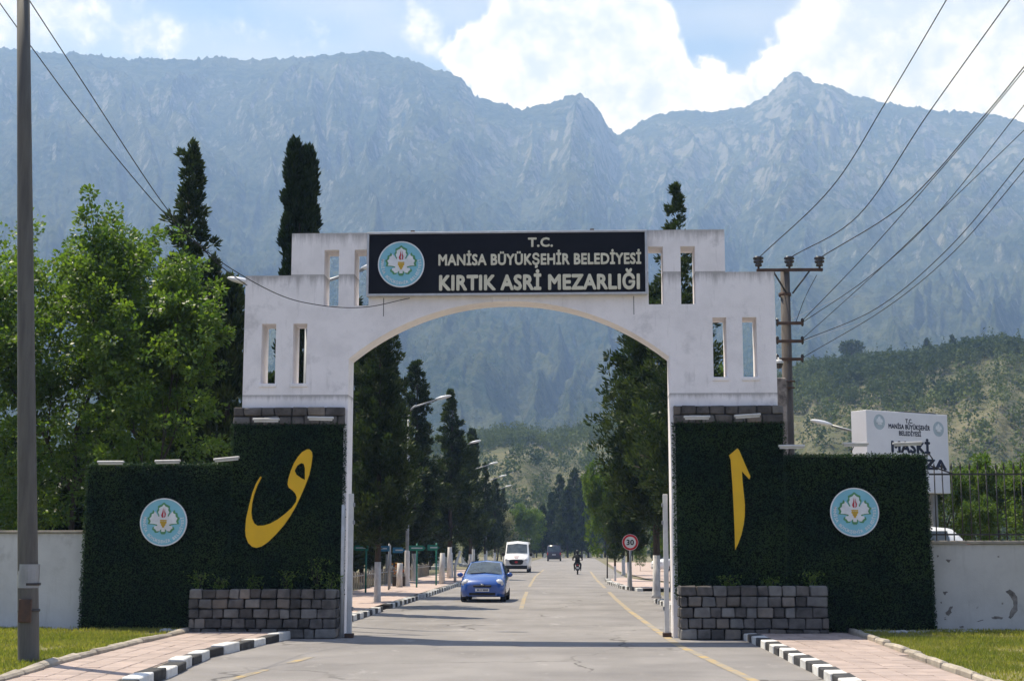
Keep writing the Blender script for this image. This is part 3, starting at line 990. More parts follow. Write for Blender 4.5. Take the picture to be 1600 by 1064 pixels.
def interp(pts, y):
    for (xa, ya), (xb, yb) in zip(pts[:-1], pts[1:]):
        if ya <= y <= yb:
            return xa + (xb - xa) * (y - ya) / (yb - ya)
    return pts[0][0] if y < pts[0][1] else pts[-1][0]


def pavement(name, left, right, y0, y1, z=0.13, ty0=19.0):
    ys = sorted(set([y0, y1] + [p[1] for p in left + right if y0 < p[1] < y1]))
    pts = [(interp(left, y), y) for y in ys] + [(interp(right, y), y) for y in reversed(ys)]
    root = sheet(name, pts, z, "paver_joint")
    y = ty0
    while y < y1 - 0.2:
        xa, xb = interp(left, y), interp(right, y)
        x = xa + 0.2
        while x < xb + 0.05:
            o = link("paver", random.choice(tile_mesh), root, (x, y, z + 0.004 + random.uniform(0, 0.005)), (random.uniform(-0.008, 0.008), random.uniform(-0.008, 0.008), random.choice((0, math.pi / 2))))
            x += 0.4
        y += 0.4
    return root


LKERB = [(-6.47, 16.0), (-6.66, 22.5), (-7.06, 26.6), (-6.94, 28.6), (-6.66, 32.9)]
LLAWN = [(-8.05, 16.0), (-8.15, 20.4), (-8.42, 23.6), (-8.60, 28.0), (-8.62, 31.8), (-8.75, 32.9)]
RKERB = [(4.12, 16.0), (4.14, 24.0), (4.09, 30.0), (4.0, 32.9)]
RLAWN = [(5.62, 16.0), (5.72, 20.4), (5.88, 26.0), (6.05, 31.0), (6.15, 32.9)]
pavement("pavement_left", LLAWN, LKERB, 10.0, 32.9)
pavement("pavement_right", RKERB, RLAWN, 10.0, 32.9)
sheet("pavement_avenue_left", [(-6.45, 34.2), (-9.6, 34.2), (-9.8, 120), (-6.4, 120)], 0.14, "paving_far")
sheet("pavement_island_near", [(3.2, 53.4), (3.5, 47.0), (3.65, 35.0), (6.5, 35), (6.2, 53.4)], 0.13, "paving_far")
sheet("pavement_island_far", [(3.1, 67.2), (2.6, 70.5), (2.1, 80.0), (2.1, 87), (3.0, 92), (5.2, 74), (5.0, 67.2)], 0.13, "paving_far")
sheet("pavement_avenue_right", [(4.6, 92), (3.7, 120), (4.2, 190), (12, 190), (16, 120), (10, 80), (6.6, 76)], 0.02, "paver_pink")
sheet("verge_right", [(5.4, 54.5), (6.9, 75.5), (10.2, 79.5), (18, 100), (18, 54.5)], 0.015, "earth")

# --- pale edging stones between pavement and lawn
edge_mesh = [MB().cbox(-0.085, 0.085, -0.5, 0.5, -0.05, 0.235, 0.035, 0.012).mesh("edging_stone", "kerb_concrete") for _ in range(4)]


def edging(name, line, y0, y1):
    root = empty(name)
    root["kind"] = "structure"
    y = y0
    while y < y1:
        L = random.uniform(0.92, 1.08)
        a, b = interp(line, y), interp(line, y + L)
        link("edging_stone", random.choice(edge_mesh), root, ((a + b) / 2, y + L / 2, random.uniform(-0.02, 0.015)),
             (random.uniform(-0.012, 0.012), random.uniform(-0.03, 0.03), -math.atan2(b - a, L)), (1, L * 1.0, 1))
        y += L + 0.008
    return root


edging("lawn_edging_left", [(p[0] - 0.09, p[1]) for p in LLAWN], 15.5, 32.4)
edging("lawn_edging_right", [(p[0] + 0.09, p[1]) for p in RLAWN], 15.5, 32.6)

# --- lawns
LAWN_L = [(interp(LLAWN, y) - 0.16, y) for y in (12, 16, 20.4, 23.6, 28, 31.8, 33.2)] + [(-22, 33.2), (-22, 12)]
LAWN_R = [(interp(RLAWN, y) + 0.16, y) for y in (33.3, 31, 26, 20.4, 16, 12)] + [(20, 12), (20, 33.3)]
sheet("lawn_left", LAWN_L, 0.15, "lawn_soil")
sheet("lawn_right", LAWN_R, 0.15, "lawn_soil")


def lawn_grass(label, line, side, y0, y1, width, n, seed):
    rng = np.random.default_rng(seed)
    y = rng.uniform(y0, y1, n)
    base = np.interp(y, [p[1] for p in line], [p[0] for p in line])
    x = base + side * (0.2 + rng.random(n) * width)
    patch = fbm(x * 1.1, y * 1.1, 4, 0.5, seed)
    keep = rng.random(n) < np.clip((patch - 0.28) * 4, 0.1, 1)
    x, y, patch = x[keep], y[keep], patch[keep]
    k = len(x)
    P = np.stack([x, y, np.full(k, 0.145)], 1)
    A = np.stack([rng.normal(0, 0.5, k), rng.normal(0, 0.5, k), np.ones(k)], 1)
    L = rng.uniform(0.05, 0.12, k)
    V, Fc, T = leaf_quads(P, A, rng.normal(size=(k, 3)), L, 0.016, np.clip(1.25 - patch * 1.4 + rng.normal(0, 0.2, k), 0, 1), 0.0)
    tag(link("grass", np_mesh("grass", V, Fc, "blade", T)), label, "grass", kind="stuff")


lawn_grass("short green grass beside the brick pavement below the tall grey pole", LLAWN, -1, 20.5, 33.1, 7.5, 75000, 31)
lawn_grass("short dry grass below the chipped white wall with iron fence", RLAWN, 1, 19.5, 33.1, 7.5, 75000, 32)


def pebbles():
    rng = random.Random(4)
    mb = MB()
    for i in range(260):
        x = rng.uniform(6.25, 8.9)
        y = 32.62 + rng.gauss(0, 0.10)
        s = rng.uniform(0.02, 0.055)
        mb.ball((x, y, 0.15 + s * 0.4), (s, s * rng.uniform(0.6, 1.1), s * 0.7), 6, 4)
    for i in range(60):
        s = rng.uniform(0.02, 0.06)
        mb.ball((rng.uniform(-9.3, -8.7), 32.3 + rng.gauss(0, 0.15), 0.16 + s * 0.4), (s, s, s * 0.7), 6, 4)
    tag(mb.build("pebbles", "grave_marble"), "white pebbles along the foot of the green walls", "pebbles", kind="stuff")


pebbles()

# ================================================================ the gate
GC = -1.53                                  # its middle
gate = empty("entrance_gate", (0, 0, 0))
tag(gate, "white plastered cemetery gateway with stepped shoulders and a wide arch over the road", "gate")
T0, T1 = GY, GY + 0.78


def build_gate():
    arc = []
    hw, zs, zc = 3.76, 6.42, 7.76
    rad = (hw * hw + (zc - zs) ** 2) / (2 * (zc - zs))
    for i in range(33):
        x = hw - 2 * hw * i / 32
        arc.append((GC + x, zc - rad + math.sqrt(rad * rad - x * x)))
    out = [(GC - 6.26, 0), (GC - 6.26, 8.42), (GC - 5.17, 8.42), (GC - 5.17, 9.44), (GC + 5.10, 9.44), (GC + 5.10, 8.42), (GC + 6.24, 8.42), (GC + 6.24, 0),
           (GC + hw, 0)] + arc + [(GC - hw, 0)]
    slots = [(-7.37, -7.03, 5.84, 7.26), (-6.62, -6.29, 5.84, 7.26), (3.25, 3.57, 5.94, 7.34), (3.94, 4.27, 5.94, 7.34),
             (-5.91, -5.56, 7.68, 9.03), (-5.19, -4.84, 7.68, 9.03), (1.77, 2.12, 7.66, 9.04), (2.53, 2.87, 7.66, 9.04)]
    loops = [out] + [[(a, c), (b, c), (b, d), (a, d)] for a, b, c, d in slots]
    w = MB().prism(loops, T0, T1)
    o = w.build("portal_wall", "plaster_gate", gate)
    bv = o.modifiers.new("edge", "BEVEL")
    bv.width, bv.segments, bv.limit_method = 0.018, 2, "ANGLE"
    bv.angle_limit = R(60)
    for a, b, c, d in slots[:4]:
        MB().cbox(a - 0.04, b + 0.04, T0 - 0.03, T0 + 0.10, c - 0.09, c - 0.004, 0.01).build("sill", "plaster_gate", gate)
    for x in (GC - 2.95, GC + 2.95):
        MB().box(x - 0.007, x + 0.007, T0 - 0.004, T0 + 0.004, 7.42, 7.86).build("joint", "mortar", gate)


build_gate()

stone_mats = ["stone"] * 7 + ["stone_tan"] * 1 + ["stone_pale"] * 2
stone_cache = {}


def stone_mesh(w, h, d, m):
    key = (round(w, 2), round(h, 2), round(d, 2), m, random.randrange(3))
    if key not in stone_cache:
        stone_cache[key] = MB().cbox(-w / 2, w / 2, -d / 2, d / 2, -h / 2, h / 2, 0.020, 0.013).mesh("stone", m)
    return stone_cache[key]


def stone_courses(parent, x0, x1, y, z0, courses, h, d, wmin, wmax, joint=0.022):
    """coursed blocks on the front face, each one an object; the mortar stands behind them"""
    for c in range(courses):
        x = x0
        zc = z0 + h * (c + 0.5)
        first = True
        while x < x1 - 0.02:
            w = random.choice((wmin, (wmin + wmax) / 2, wmax))
            if first and c % 2: w *= 0.6
            first = False
            if x1 - (x + w) < wmin * 0.55: w = x1 - x
            o = link("stone", stone_mesh(w - joint, h - joint, d, random.choice(stone_mats)), parent,
                     (x + w / 2, y + d / 2 + random.uniform(-0.012, 0.012), zc), (random.uniform(-0.01, 0.01), random.uniform(-0.008, 0.008), random.uniform(-0.012, 0.012)))
            x += w


for (xa, xb) in ((-7.97, -5.335), (2.285, 4.83)):
    MB().box(xa + 0.02, xb - 0.02, T0 - 0.085, T0 - 0.002, 4.80, 5.26).build("stone_band", "mortar", gate)
    stone_courses(gate, xa, xb, T0 - 0.15, 4.85, 2, 0.21, 0.12, 0.30, 0.42)
MB().cbox(-7.95, -7.80, T0 + 0.02, T1, 0, 5.2, 0.01).build("pier_flank", "mortar", gate)
MB().cbox(4.715, 4.82, T0 + 0.02, T1, 0, 5.2, 0.01).build("pier_flank", "mortar", gate)


# ---------------------------------------------------------------- planters of coursed stone
def planter(label, x0, x1, h, courses, base):
    root = empty("stone_planter", ((x0 + x1) / 2, 32.5, 0))
    tag(root, label, "planter", "stone planters at the gate's feet")
    ox, oy = (x0 + x1) / 2, 32.5
    MB().box(x0 - ox + 0.04, x1 - ox - 0.04, 32.42 - oy, 32.80 - oy, 0, base + h - 0.05).build("core", "mortar", root)
    n0 = len(root.children)
    stone_courses(root, x0 - ox, x1 - ox, 32.26 - oy, base, courses, h / courses, 0.20, 0.24, 0.37)
    # the short ends
    for xs in (x0 - ox + 0.02, x1 - ox - 0.02):
        for c in range(courses):
            o = link("stone", stone_mesh(0.30, h / courses - 0.022, 0.08, random.choice(stone_mats)), root, (xs, 32.62 - oy, base + h / courses * (c + 0.5)), (0, 0, math.pi / 2))
    return root


planter("grey coursed stone planter below the yellow hook-shaped letter on the left pier", -8.72, -5.38, 1.10, 5, 0.0)
planter("grey coursed stone planter below the yellow upright stroke on the right pier", 2.33, 5.60, 1.19, 5, 0.0)


# ---------------------------------------------------------------- green walls
def green_wall(label, x0, x1, z0, z1, yf, thick, group, n_m2=1500, lean=0.0, seed=1, wav=0.03):
    root = empty("green_wall", ((x0 + x1) / 2, yf + thick / 2, 0))
    tag(root, label, "green wall", group)
    ox, oy = (x0 + x1) / 2, yf + thick / 2
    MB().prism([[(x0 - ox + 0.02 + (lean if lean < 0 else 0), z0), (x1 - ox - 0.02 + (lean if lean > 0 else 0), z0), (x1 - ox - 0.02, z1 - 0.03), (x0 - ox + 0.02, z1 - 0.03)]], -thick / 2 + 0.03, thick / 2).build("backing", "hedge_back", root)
    rng = np.random.default_rng(seed)
    n = int((x1 - x0) * (z1 - z0) * n_m2)
    x, z = rng.uniform(x0, x1, n), rng.uniform(z0, z1, n)
    bulge = 0.05 * (fbm(x * 1.7, z * 1.7, 3, 0.5, seed) - 0.5) + 0.03 * (fbm(x * 9, z * 9, 2, 0.5, seed + 3) - 0.5)
    y = yf + bulge - rng.random(n) * 0.04
    P = [np.stack([x, y, z], 1)]
    Nn = [np.tile([0, -1, 0], (n, 1))]
    nt = int((x1 - x0) * (thick + 0.05) * n_m2)
    P.append(np.stack([rng.uniform(x0, x1, nt), rng.uniform(yf - 0.03, yf + thick, nt), z1 + 0.03 * rng.normal(0, 0.9, nt) + wav * (vnoise(rng.uniform(0, 9, nt), np.zeros(nt), 3) - 0.5)], 1))
    Nn.append(np.tile([0, 0, 1.0], (nt, 1)))
    ns = int((z1 - z0) * thick * n_m2 * 0.9)
    for xe, sg in ((x0, -1.0), (x1, 1.0)):
        P.append(np.stack([xe + sg * (rng.random(ns) * 0.05 - 0.01), rng.uniform(yf, yf + thick, ns), rng.uniform(z0, z1, ns)], 1))
        Nn.append(np.tile([sg, 0, 0], (ns, 1)))
    P, Nn = np.concatenate(P), np.concatenate(Nn)
    if lean:
        s = np.clip((P[:, 0] - ox) / ((x1 - x0) / 2), 0 if lean > 0 else -1, 1 if lean > 0 else 0)
        P[:, 0] += np.abs(s) * lean * (1 - P[:, 2] / z1)
    k = len(P)
    A = unit(rng.normal(size=(k, 3)) * [1, 0.6, 1] + Nn * 0.45 + [0, 0, -0.25])
    tint = np.clip(fbm(P[:, 0] * 1.3, P[:, 2] * 1.3, 3, 0.5, seed + 9) * 1.5 - 0.45 + rng.normal(0, 0.22, k), 0, 1)
    P = P - [ox, oy, 0]
    V, Fc, T = leaf_quads(P, A, Nn + 0.5 * rng.normal(size=(k, 3)), rng.uniform(0.035, 0.062, k), 0.030, tint)
    o = link("leaves", np_mesh("leaves", V, Fc, "leaf_hedge", T), root)
    o["kind"] = "stuff"
    return root


GW = "green walls on both sides of the gate"
green_wall("dark green leafy panel on the left gate pier behind the yellow hook-shaped letter", -7.96, -5.36, 0.85, 4.87, 32.86, 0.13, GW, seed=51)
green_wall("dark green leafy wing wall carrying a round emblem next to the plain white wall", -11.38, -7.965, 0.05, 3.94, 32.90, 0.40, GW, seed=52, lean=-0.03)
green_wall("dark green leafy panel on the right gate pier behind the yellow upright stroke", 2.32, 4.80, 0.85, 4.87, 32.86, 0.13, GW, seed=53)
green_wall("dark green leafy wing wall carrying a round emblem beside the iron fence", 4.805, 8.02, 0.05, 4.10, 32.90, 0.40, GW, seed=54, lean=0.06)

# ---------------------------------------------------------------- the name board over the arch
sb = empty("name_board", (0, 0, 0))
tag(sb, "long black name board with cream Turkish lettering over the arch", "sign")
bx0, bx1, bz0, bz1 = -4.87, 1.74, 7.88, 9.41
MB().box(bx0 + 0.04, bx1 - 0.04, GY - 0.16, GY - 0.03, bz0 + 0.04, bz1 - 0.04).build("panel", "sign_black", sb)
fr = [(bx0, bx1, bz0, bz0 + 0.05), (bx0, bx1, bz1 - 0.05, bz1), (bx0, bx0 + 0.05, bz0 + 0.05, bz1 - 0.05), (bx1 - 0.05, bx1, bz0 + 0.05, bz1 - 0.05)]
for a, b, c, d in fr:
    MB().cbox(a, b, GY - 0.19, GY - 0.004, c, d, 0.006).build("frame", "sign_frame", sb)
for px_, py_ in ((645, 365), (925, 363)):
    p = at(px_, py_, GY - 0.1)
    MB().cbox(p.x - 0.05, p.x + 0.05, GY - 0.14, GY - 0.08, bz1, bz1 + 0.05, 0.01).build("clip", "metal_dark", sb)


def line_px(name, body, m, parent, xa, xb, ybase, ycap, Y, bold, depth=0.02):
    a, b = at(xa, ybase, Y), at(xb, ybase, Y)
    top = at(xa, ycap, Y)
    return text_line(name, body, m, parent, a.x, b.x, (a.z + b.z) / 2, top.z - a.z, Y, depth, bold)


LY = GY - 0.162
line_px("lettering", "T.C.", "letter_cream", sb, 825, 864, 386, 371.5, LY, 0.035)
line_px("lettering", "MANİSA BÜYÜKŞEHİR BELEDİYESİ", "letter_cream", sb, 685, 1002, 414, 396.5, LY, 0.035)
line_px("lettering", "KIRTIK ASRİ MEZARLIĞI", "letter_cream", sb, 686, 1000, 453.3, 429.0, LY, 0.04)
e = empty("emblem", (0, 0, 0))
tag(e, "round light blue emblem with white vine leaf on the black name board", "emblem", "round municipal emblems")
p = at(627, 413.5, LY)
emblem_parts(e, (p.x, p.z), 0.548, LY)
for lab, (ex, ey) in (("round light blue emblem with white vine leaf on the left green wing wall", (256, 815.5)),
                      ("round light blue emblem with white vine leaf on the right green wing wall", (1335, 800))):
    e = empty("emblem", (0, 0, 0))
    tag(e, lab, "emblem", "round municipal emblems")
    p = at(ex, ey, 32.80)
    emblem_parts(e, (p.x, p.z), 0.548, 32.80)

# ---------------------------------------------------------------- the two yellow letters
VAV = [(1033, 270), (1000, 325), (970, 400), (945, 500), (922, 600), (915, 690), (920, 740), (938, 788), (968, 818), (1000, 828), (1040, 818), (1090, 785),
       (1150, 728), (1220, 648), (1270, 575), (1310, 505), (1350, 420), (1385, 340), (1415, 258), (1432, 180), (1440, 110), (1435, 78), (1415, 58), (1395, 60),
       (1360, 80), (1325, 120), (1295, 170), (1270, 230), (1252, 290), (1246, 332), (1255, 357), (1285, 380), (1308, 405), (1318, 435), (1312, 468),
       (1280, 513), (1230, 560), (1170, 605), (1110, 638), (1060, 653), (1010, 655), (985, 637), (968, 600), (962, 550), (968, 480), (985, 410), (1010, 340), (1042, 277)]
VHOLE = [(1300, 225), (1320, 187), (1350, 166), (1372, 172), (1382, 205), (1382, 298), (1350, 282), (1315, 257)]
ELIF = [(110, 120), (185, 58), (200, 75), (240, 170), (300, 308), (292, 335), (225, 262), (228, 330), (240, 450), (252, 560), (250, 660), (240, 740), (220, 830),
        (192, 908), (165, 965), (163, 900), (158, 750), (150, 560), (140, 380), (130, 240), (125, 160)]


def script_letter(label, loops, ox, oy, sc):
    Yp = 32.76
    ls = []
    for lp in loops:
        q = []
        for x, y in lp:
            w = at(ox + x / sc, oy + y / sc, Yp)
            q.append((w.x, w.z))
        ls.append(q)
    o = MB().prism(ls, Yp, Yp + 0.055).build("calligraphy_letter", "script_yellow")
    tag(o, label, "letter", "yellow letters on the green walls")


script_letter("yellow hook-shaped calligraphic letter with a looped head on the left pier", [VAV, VHOLE], 200, 690, 5.0)
script_letter("yellow upright calligraphic stroke with a notched head on the right pier", [ELIF], 1120, 690, 1600 / 280.0)


# ---------------------------------------------------------------- strip lights
def strip_light(label, px_, py_, L, tilt, Y=32.45):
    p = at(px_, py_, Y)
    root = empty("strip_light", p)
    tag(root, label, "light", "strip lights over the green walls")
    MB().cbox(-L / 2, L / 2, -0.045, 0.045, -0.012, 0.04, 0.012).build("housing", "metal_white", root, rot=(0, tilt, 0))
    MB().tube([(-L / 2 + 0.03, 0, -0.03), (L / 2 - 0.03, 0, -0.03)], 0.022, 8).build("tube", "lamp_glass", root, rot=(0, tilt, 0))
    MB().tube([(0, 0.02, 0.01), (0, 0.22, -0.02), (0, 33.0 - Y, -0.14)], 0.012, 6).build("bracket", "metal_dark", root)


for lab, px_, py_, L, t in (
        ("white strip light at the outer end of the left wing wall", 173, 722.5, 0.62, 0.0),
        ("white strip light above the emblem on the left wing wall", 262, 721, 0.60, -0.02),
        ("white strip light tilted upward where the left wing meets the pier", 354, 717, 0.60, -0.09),
        ("white strip light on the left pier stone band, outer one", 416, 656, 0.62, 0.0),
        ("white strip light on the left pier stone band, next to the opening", 501, 653.5, 0.60, 0.02),
        ("white strip light on the right pier stone band, next to the opening", 1089, 652, 0.60, 0.0),
        ("white strip light on the right pier stone band, outer one", 1168, 649.5, 0.60, -0.06),
        ("white strip light above the right wing wall next to the pier", 1237, 697.5, 0.60, 0.0),
        ("white strip light above the right wing wall before the white billboard's side", 1337, 694, 0.58, 0.0),
        ("white strip light at the outer end of the right wing wall", 1418, 693, 0.66, -0.04)):
    strip_light(lab, px_, py_, L, t)


# ---------------------------------------------------------------- metal gate posts in the opening
def gate_post(label, x, y, seed):
    root = empty("gate_post", (x, y, 0))
    tag(root, label, "post", "steel posts in the gate opening")
    MB().cbox(-0.055, 0.055, -0.055, 0.055, 0, 3.25, 0.012).build("post", "metal_white", root)
    for z in (2.95, 2.55, 0.6):
        MB().cbox(0.057 * seed - 0.03, 0.057 * seed + 0.03, -0.05, 0.05, z, z + 0.09, 0.008).build("hinge", "metal_grey", root)
    MB().cbox(-0.10, 0.10, -0.10, 0.10, 0, 0.10, 0.01).build("foot_plate", "metal_rust", root)


gate_post("pale steel post standing against the left pier of the gate", -5.13, 32.72, 1)
gate_post("pale steel post standing against the right pier of the gate", 2.10, 33.30, -1)
MB().tube([(-5.31, 32.74, 0), (-5.31, 32.74, 3.0)], 0.045, 8).build("drain_pipe", "metal_white", gate)

# ---------------------------------------------------------------- garden walls
lw = MB().cbox(-24, -11.40, 33.25, 33.55, 0, 2.36, 0.01).build("garden_wall", "plaster_wall")
tag(lw, "plain white plastered wall behind the tall grey pole", "wall", "garden walls beside the green walls")
MB().cbox(-24, -11.38, 33.20, 33.60, 2.362, 2.42, 0.01).build("coping", "kerb_concrete", lw)
rw = MB().cbox(8.05, 22, 33.30, 33.58, 0, 2.10, 0.01).build("garden_wall", "plaster_chipped")
tag(rw, "chipped white plastered wall under the black iron fence", "wall", "garden walls beside the green walls")
MB().cbox(8.05, 22, 33.25, 33.63, 2.102, 2.18, 0.012).build("coping", "kerb_concrete", rw)
CHIPS = [[(775, 612), (815, 592), (862, 625), (886, 672), (888, 790), (852, 832), (822, 866), (803, 852), (822, 792), (851, 742), (846, 700), (814, 652)],
         [(645, 850), (690, 842), (755, 852), (748, 868), (700, 866), (655, 864)], [(216, 808), (244, 790), (262, 755), (290, 748), (272, 790), (282, 806), (252, 838), (232, 830)],
         [(222, 318), (278, 318), (262, 330), (258, 348), (240, 342)], [(195, 612), (245, 616), (228, 630), (215, 648), (205, 632)], [(348, 935), (385, 928), (388, 946), (355, 952)],
         [(510, 890), (570, 872), (575, 880), (525, 893)], [(140, 278), (158, 276), (160, 295), (144, 298)], [(702, 284), (720, 284), (720, 300), (704, 300)], [(738, 716), (756, 716), (755, 733), (740, 733)],
         [(174, 706), (190, 706), (190, 722), (175, 722)]]
for lp in CHIPS:
    q = []
    for a, b in zip(lp, lp[1:] + lp[:1]):
        for t in (0.0, 0.34, 0.67):
            jit = 0 if t == 0 else 4
            w = at(1440 + (a[0] + (b[0] - a[0]) * t + random.uniform(-jit, jit)) / 5.911, 820 + (a[1] + (b[1] - a[1]) * t + random.uniform(-jit, jit)) / 5.911, 33.29)
            q.append((w.x, w.z))
    MB().prism([q], 33.296, 33.32).build("chip", "concrete_old", rw)

fence = empty("iron_fence", (8.2, 33.42, 2.18))
tag(fence, "black iron fence with spear-topped bars on the chipped white wall", "fence")
bar = MB().tube([(0, 0, 0), (0, 0, 1.62)], 0.014, 6).lathe([(0.0, 1.80), (0.028, 1.68), (0.012, 1.62)], 6).mesh("bar", "metal_dark")
for i in range(64):
    x = 0.12 + i * 0.2
    link("bar", bar, fence, (x, 0, 0), (0, random.uniform(-0.012, 0.012), 0))
for z in (0.12, 1.50):
    MB().box(0, 13.0, -0.02, 0.02, z, z + 0.04).build("rail", "metal_dark", fence)
MB().tube([(-0.10, -0.02, -0.1), (-0.12, -0.03, 1.0), (-0.10, -0.03, 1.95)], 0.04, 8).build("end_post", "metal_dark", fence)
MB().tube([(-0.10, -0.04, 1.95), (0.02, -0.05, 1.98), (0.10, -0.05, 1.85), (0.02, -0.05, 1.72), (0.35, -0.03, 1.60), (0.55, 0, 1.53)], 0.018, 6).build("scroll", "metal_dark", fence)

# ================================================================ trees
def tube_np(mb, pts, rad, n=7):
    mb.tube(pts, rad, n, True)


def conifer_crown(H, Rm, base, nbr, nper, seed, narrow=False, gaps=0.0, spray=0.26, m="leaf_conifer", tips=((0, 0, 1.0),), taper=0.85, tuft=0.15, topsparse=False):
    """branches that reach out from the stem and turn up, each carrying a few tufts of small sprays"""
    rng = np.random.default_rng(seed)
    C, S, O = [], [], []
    for (tx, ty, th) in tips:
        Hh = base + (H - base) * th
        nb = int(nbr * th / len(tips) ** 0.6)
        lob = rng.uniform(0.70, 1.15, (12, 7)) if not narrow else rng.uniform(0.90, 1.06, (12, 7))
        for i in range(nb):
            t = ((i + rng.random()) / nb) ** (0.92 if narrow else 1.0)
            a = rng.uniform(0, 2 * math.pi)
            z = base + t * (Hh - base)
            lo = lob[int(t * 11.99), int(a / (2 * math.pi) * 6.99)]
            if gaps and rng.random() < gaps and t < 0.95: continue
            if narrow:
                prof = max((1 - t) ** 0.42 * min(1, 0.45 + t * 3.2), 0.07)
                rr = Rm * prof * lo
                f = 0.35 + 0.65 * rng.random() ** 0.6
                C.append((tx + rr * f * math.cos(a), ty + rr * f * math.sin(a), z + 0.35 * rr * f))
                s = max(0.16, 0.22 * Rm * (0.45 + 0.75 * prof))
                S.append((s, s, s * 1.7))
                O.append((math.cos(a) * f, math.sin(a) * f, 2.2))
                continue
            prof = (1 - t) ** taper * min(1, 0.55 + t * 3.0) + 0.02
            rr = Rm * prof * lo * (rng.uniform(0.45, 1.0) if rng.random() < 0.7 else rng.uniform(0.95, 1.4))
            if topsparse and t > 0.76:
                if rng.random() < 0.55: continue
                rr *= 1.5
            rise = rng.uniform(0.15, 0.65)
            k = max(1, int(rr / (tuft * Rm * 1.25)) + 1)
            for q in range(k):
                f = 1.0 - q / k * 0.85
                s = tuft * Rm * (0.45 + 0.55 * prof) * (0.75 + 0.5 * (1 - f)) * rng.uniform(0.75, 1.25)
                s = max(s, 0.09)
                C.append((tx + rr * f * math.cos(a) + rng.normal(0, 0.06), ty + rr * f * math.sin(a) + rng.normal(0, 0.06), z + rise * rr * f * f + rng.normal(0, 0.05)))
                S.append((s, s, s * 0.9))
                O.append((math.cos(a) * 0.9, math.sin(a) * 0.9, 0.9))
        for q in range(5):
            C.append((tx + rng.normal(0, 0.04), ty + rng.normal(0, 0.04), Hh - 0.12 - q * 0.16)); S.append((0.06 + 0.035 * q, 0.06 + 0.035 * q, 0.22)); O.append((0, 0, 2))
    C, S, O = np.array(C), np.array(S), np.array(O)
    k = len(C)
    if not narrow: nper = max(10, int(nper * nbr / k))
    d = unit(rng.normal(size=(k * nper, 3)))
    q = d * (rng.random((k * nper, 1)) ** 0.5)
    P = np.repeat(C, nper, 0) + q * np.repeat(S, nper, 0)
    A = np.repeat(O, nper, 0) + 0.9 * d + 0.35 * rng.normal(size=P.shape)
    tint = np.clip(np.repeat(rng.random(k), nper) * 0.6 + (q[:, 2] + 0.6) * 0.22 + rng.normal(0, 0.14, k * nper), 0, 1)  # sprays paler towards each tuft's top: sunlit tips put into the tint
    L = rng.uniform(0.6, 1.2, k * nper) * spray
    V, Fc, T = leaf_quads(P, A, rng.normal(size=P.shape), L, L * 0.34, tint)
    V[:, 2] = np.maximum(V[:, 2], 0.25)
    return np_mesh("crown", V, Fc, m, T)


def conifer(name, H, Rm, base, nbr, nper, seed, white=1.6, r0=0.15, lean=0.0, **k):
    root = empty(name)
    rnd = random.Random(seed)
    bend = rnd.uniform(-0.12, 0.12)
    fx = lambda z: lean * z + bend * math.sin(z * 0.5) * 0.5
    zs = [0.0, 0.12, 0.5, white] if white else [0.0, 0.12, 0.5, 1.2]
    if white:
        MB().tube([(fx(z), 0, z) for z in zs], [r0 * 1.35, r0 * 1.12, r0, r0 * 0.95], 10).build("painted_base", "trunk_white", root)
    z0 = white if white else 0.0
    up = [z0 + (H * 0.9 - z0) * i / 6 for i in range(7)]
    tr = MB().tube([(fx(z), 0, z) for z in up], [max(0.02, r0 * 0.95 * (1 - z / H) ** 0.8 + 0.008) for z in up], 9)
    for i in range(14):
        z = base + (H - base) * rnd.uniform(0.0, 0.7)
        a = rnd.uniform(0, 6.28)
        l = Rm * (1 - z / H) * 0.9
        tr.tube([(fx(z), 0, z), (fx(z) + l * math.cos(a), l * math.sin(a), z + 0.25 * l)], [0.04, 0.015], 5)
    tr.build("trunk", "trunk_bark", root)
    link("crown", conifer_crown(H, Rm, base, nbr, nper, seed, **k), root, (fx(H * 0.4), 0, 0))
    return root


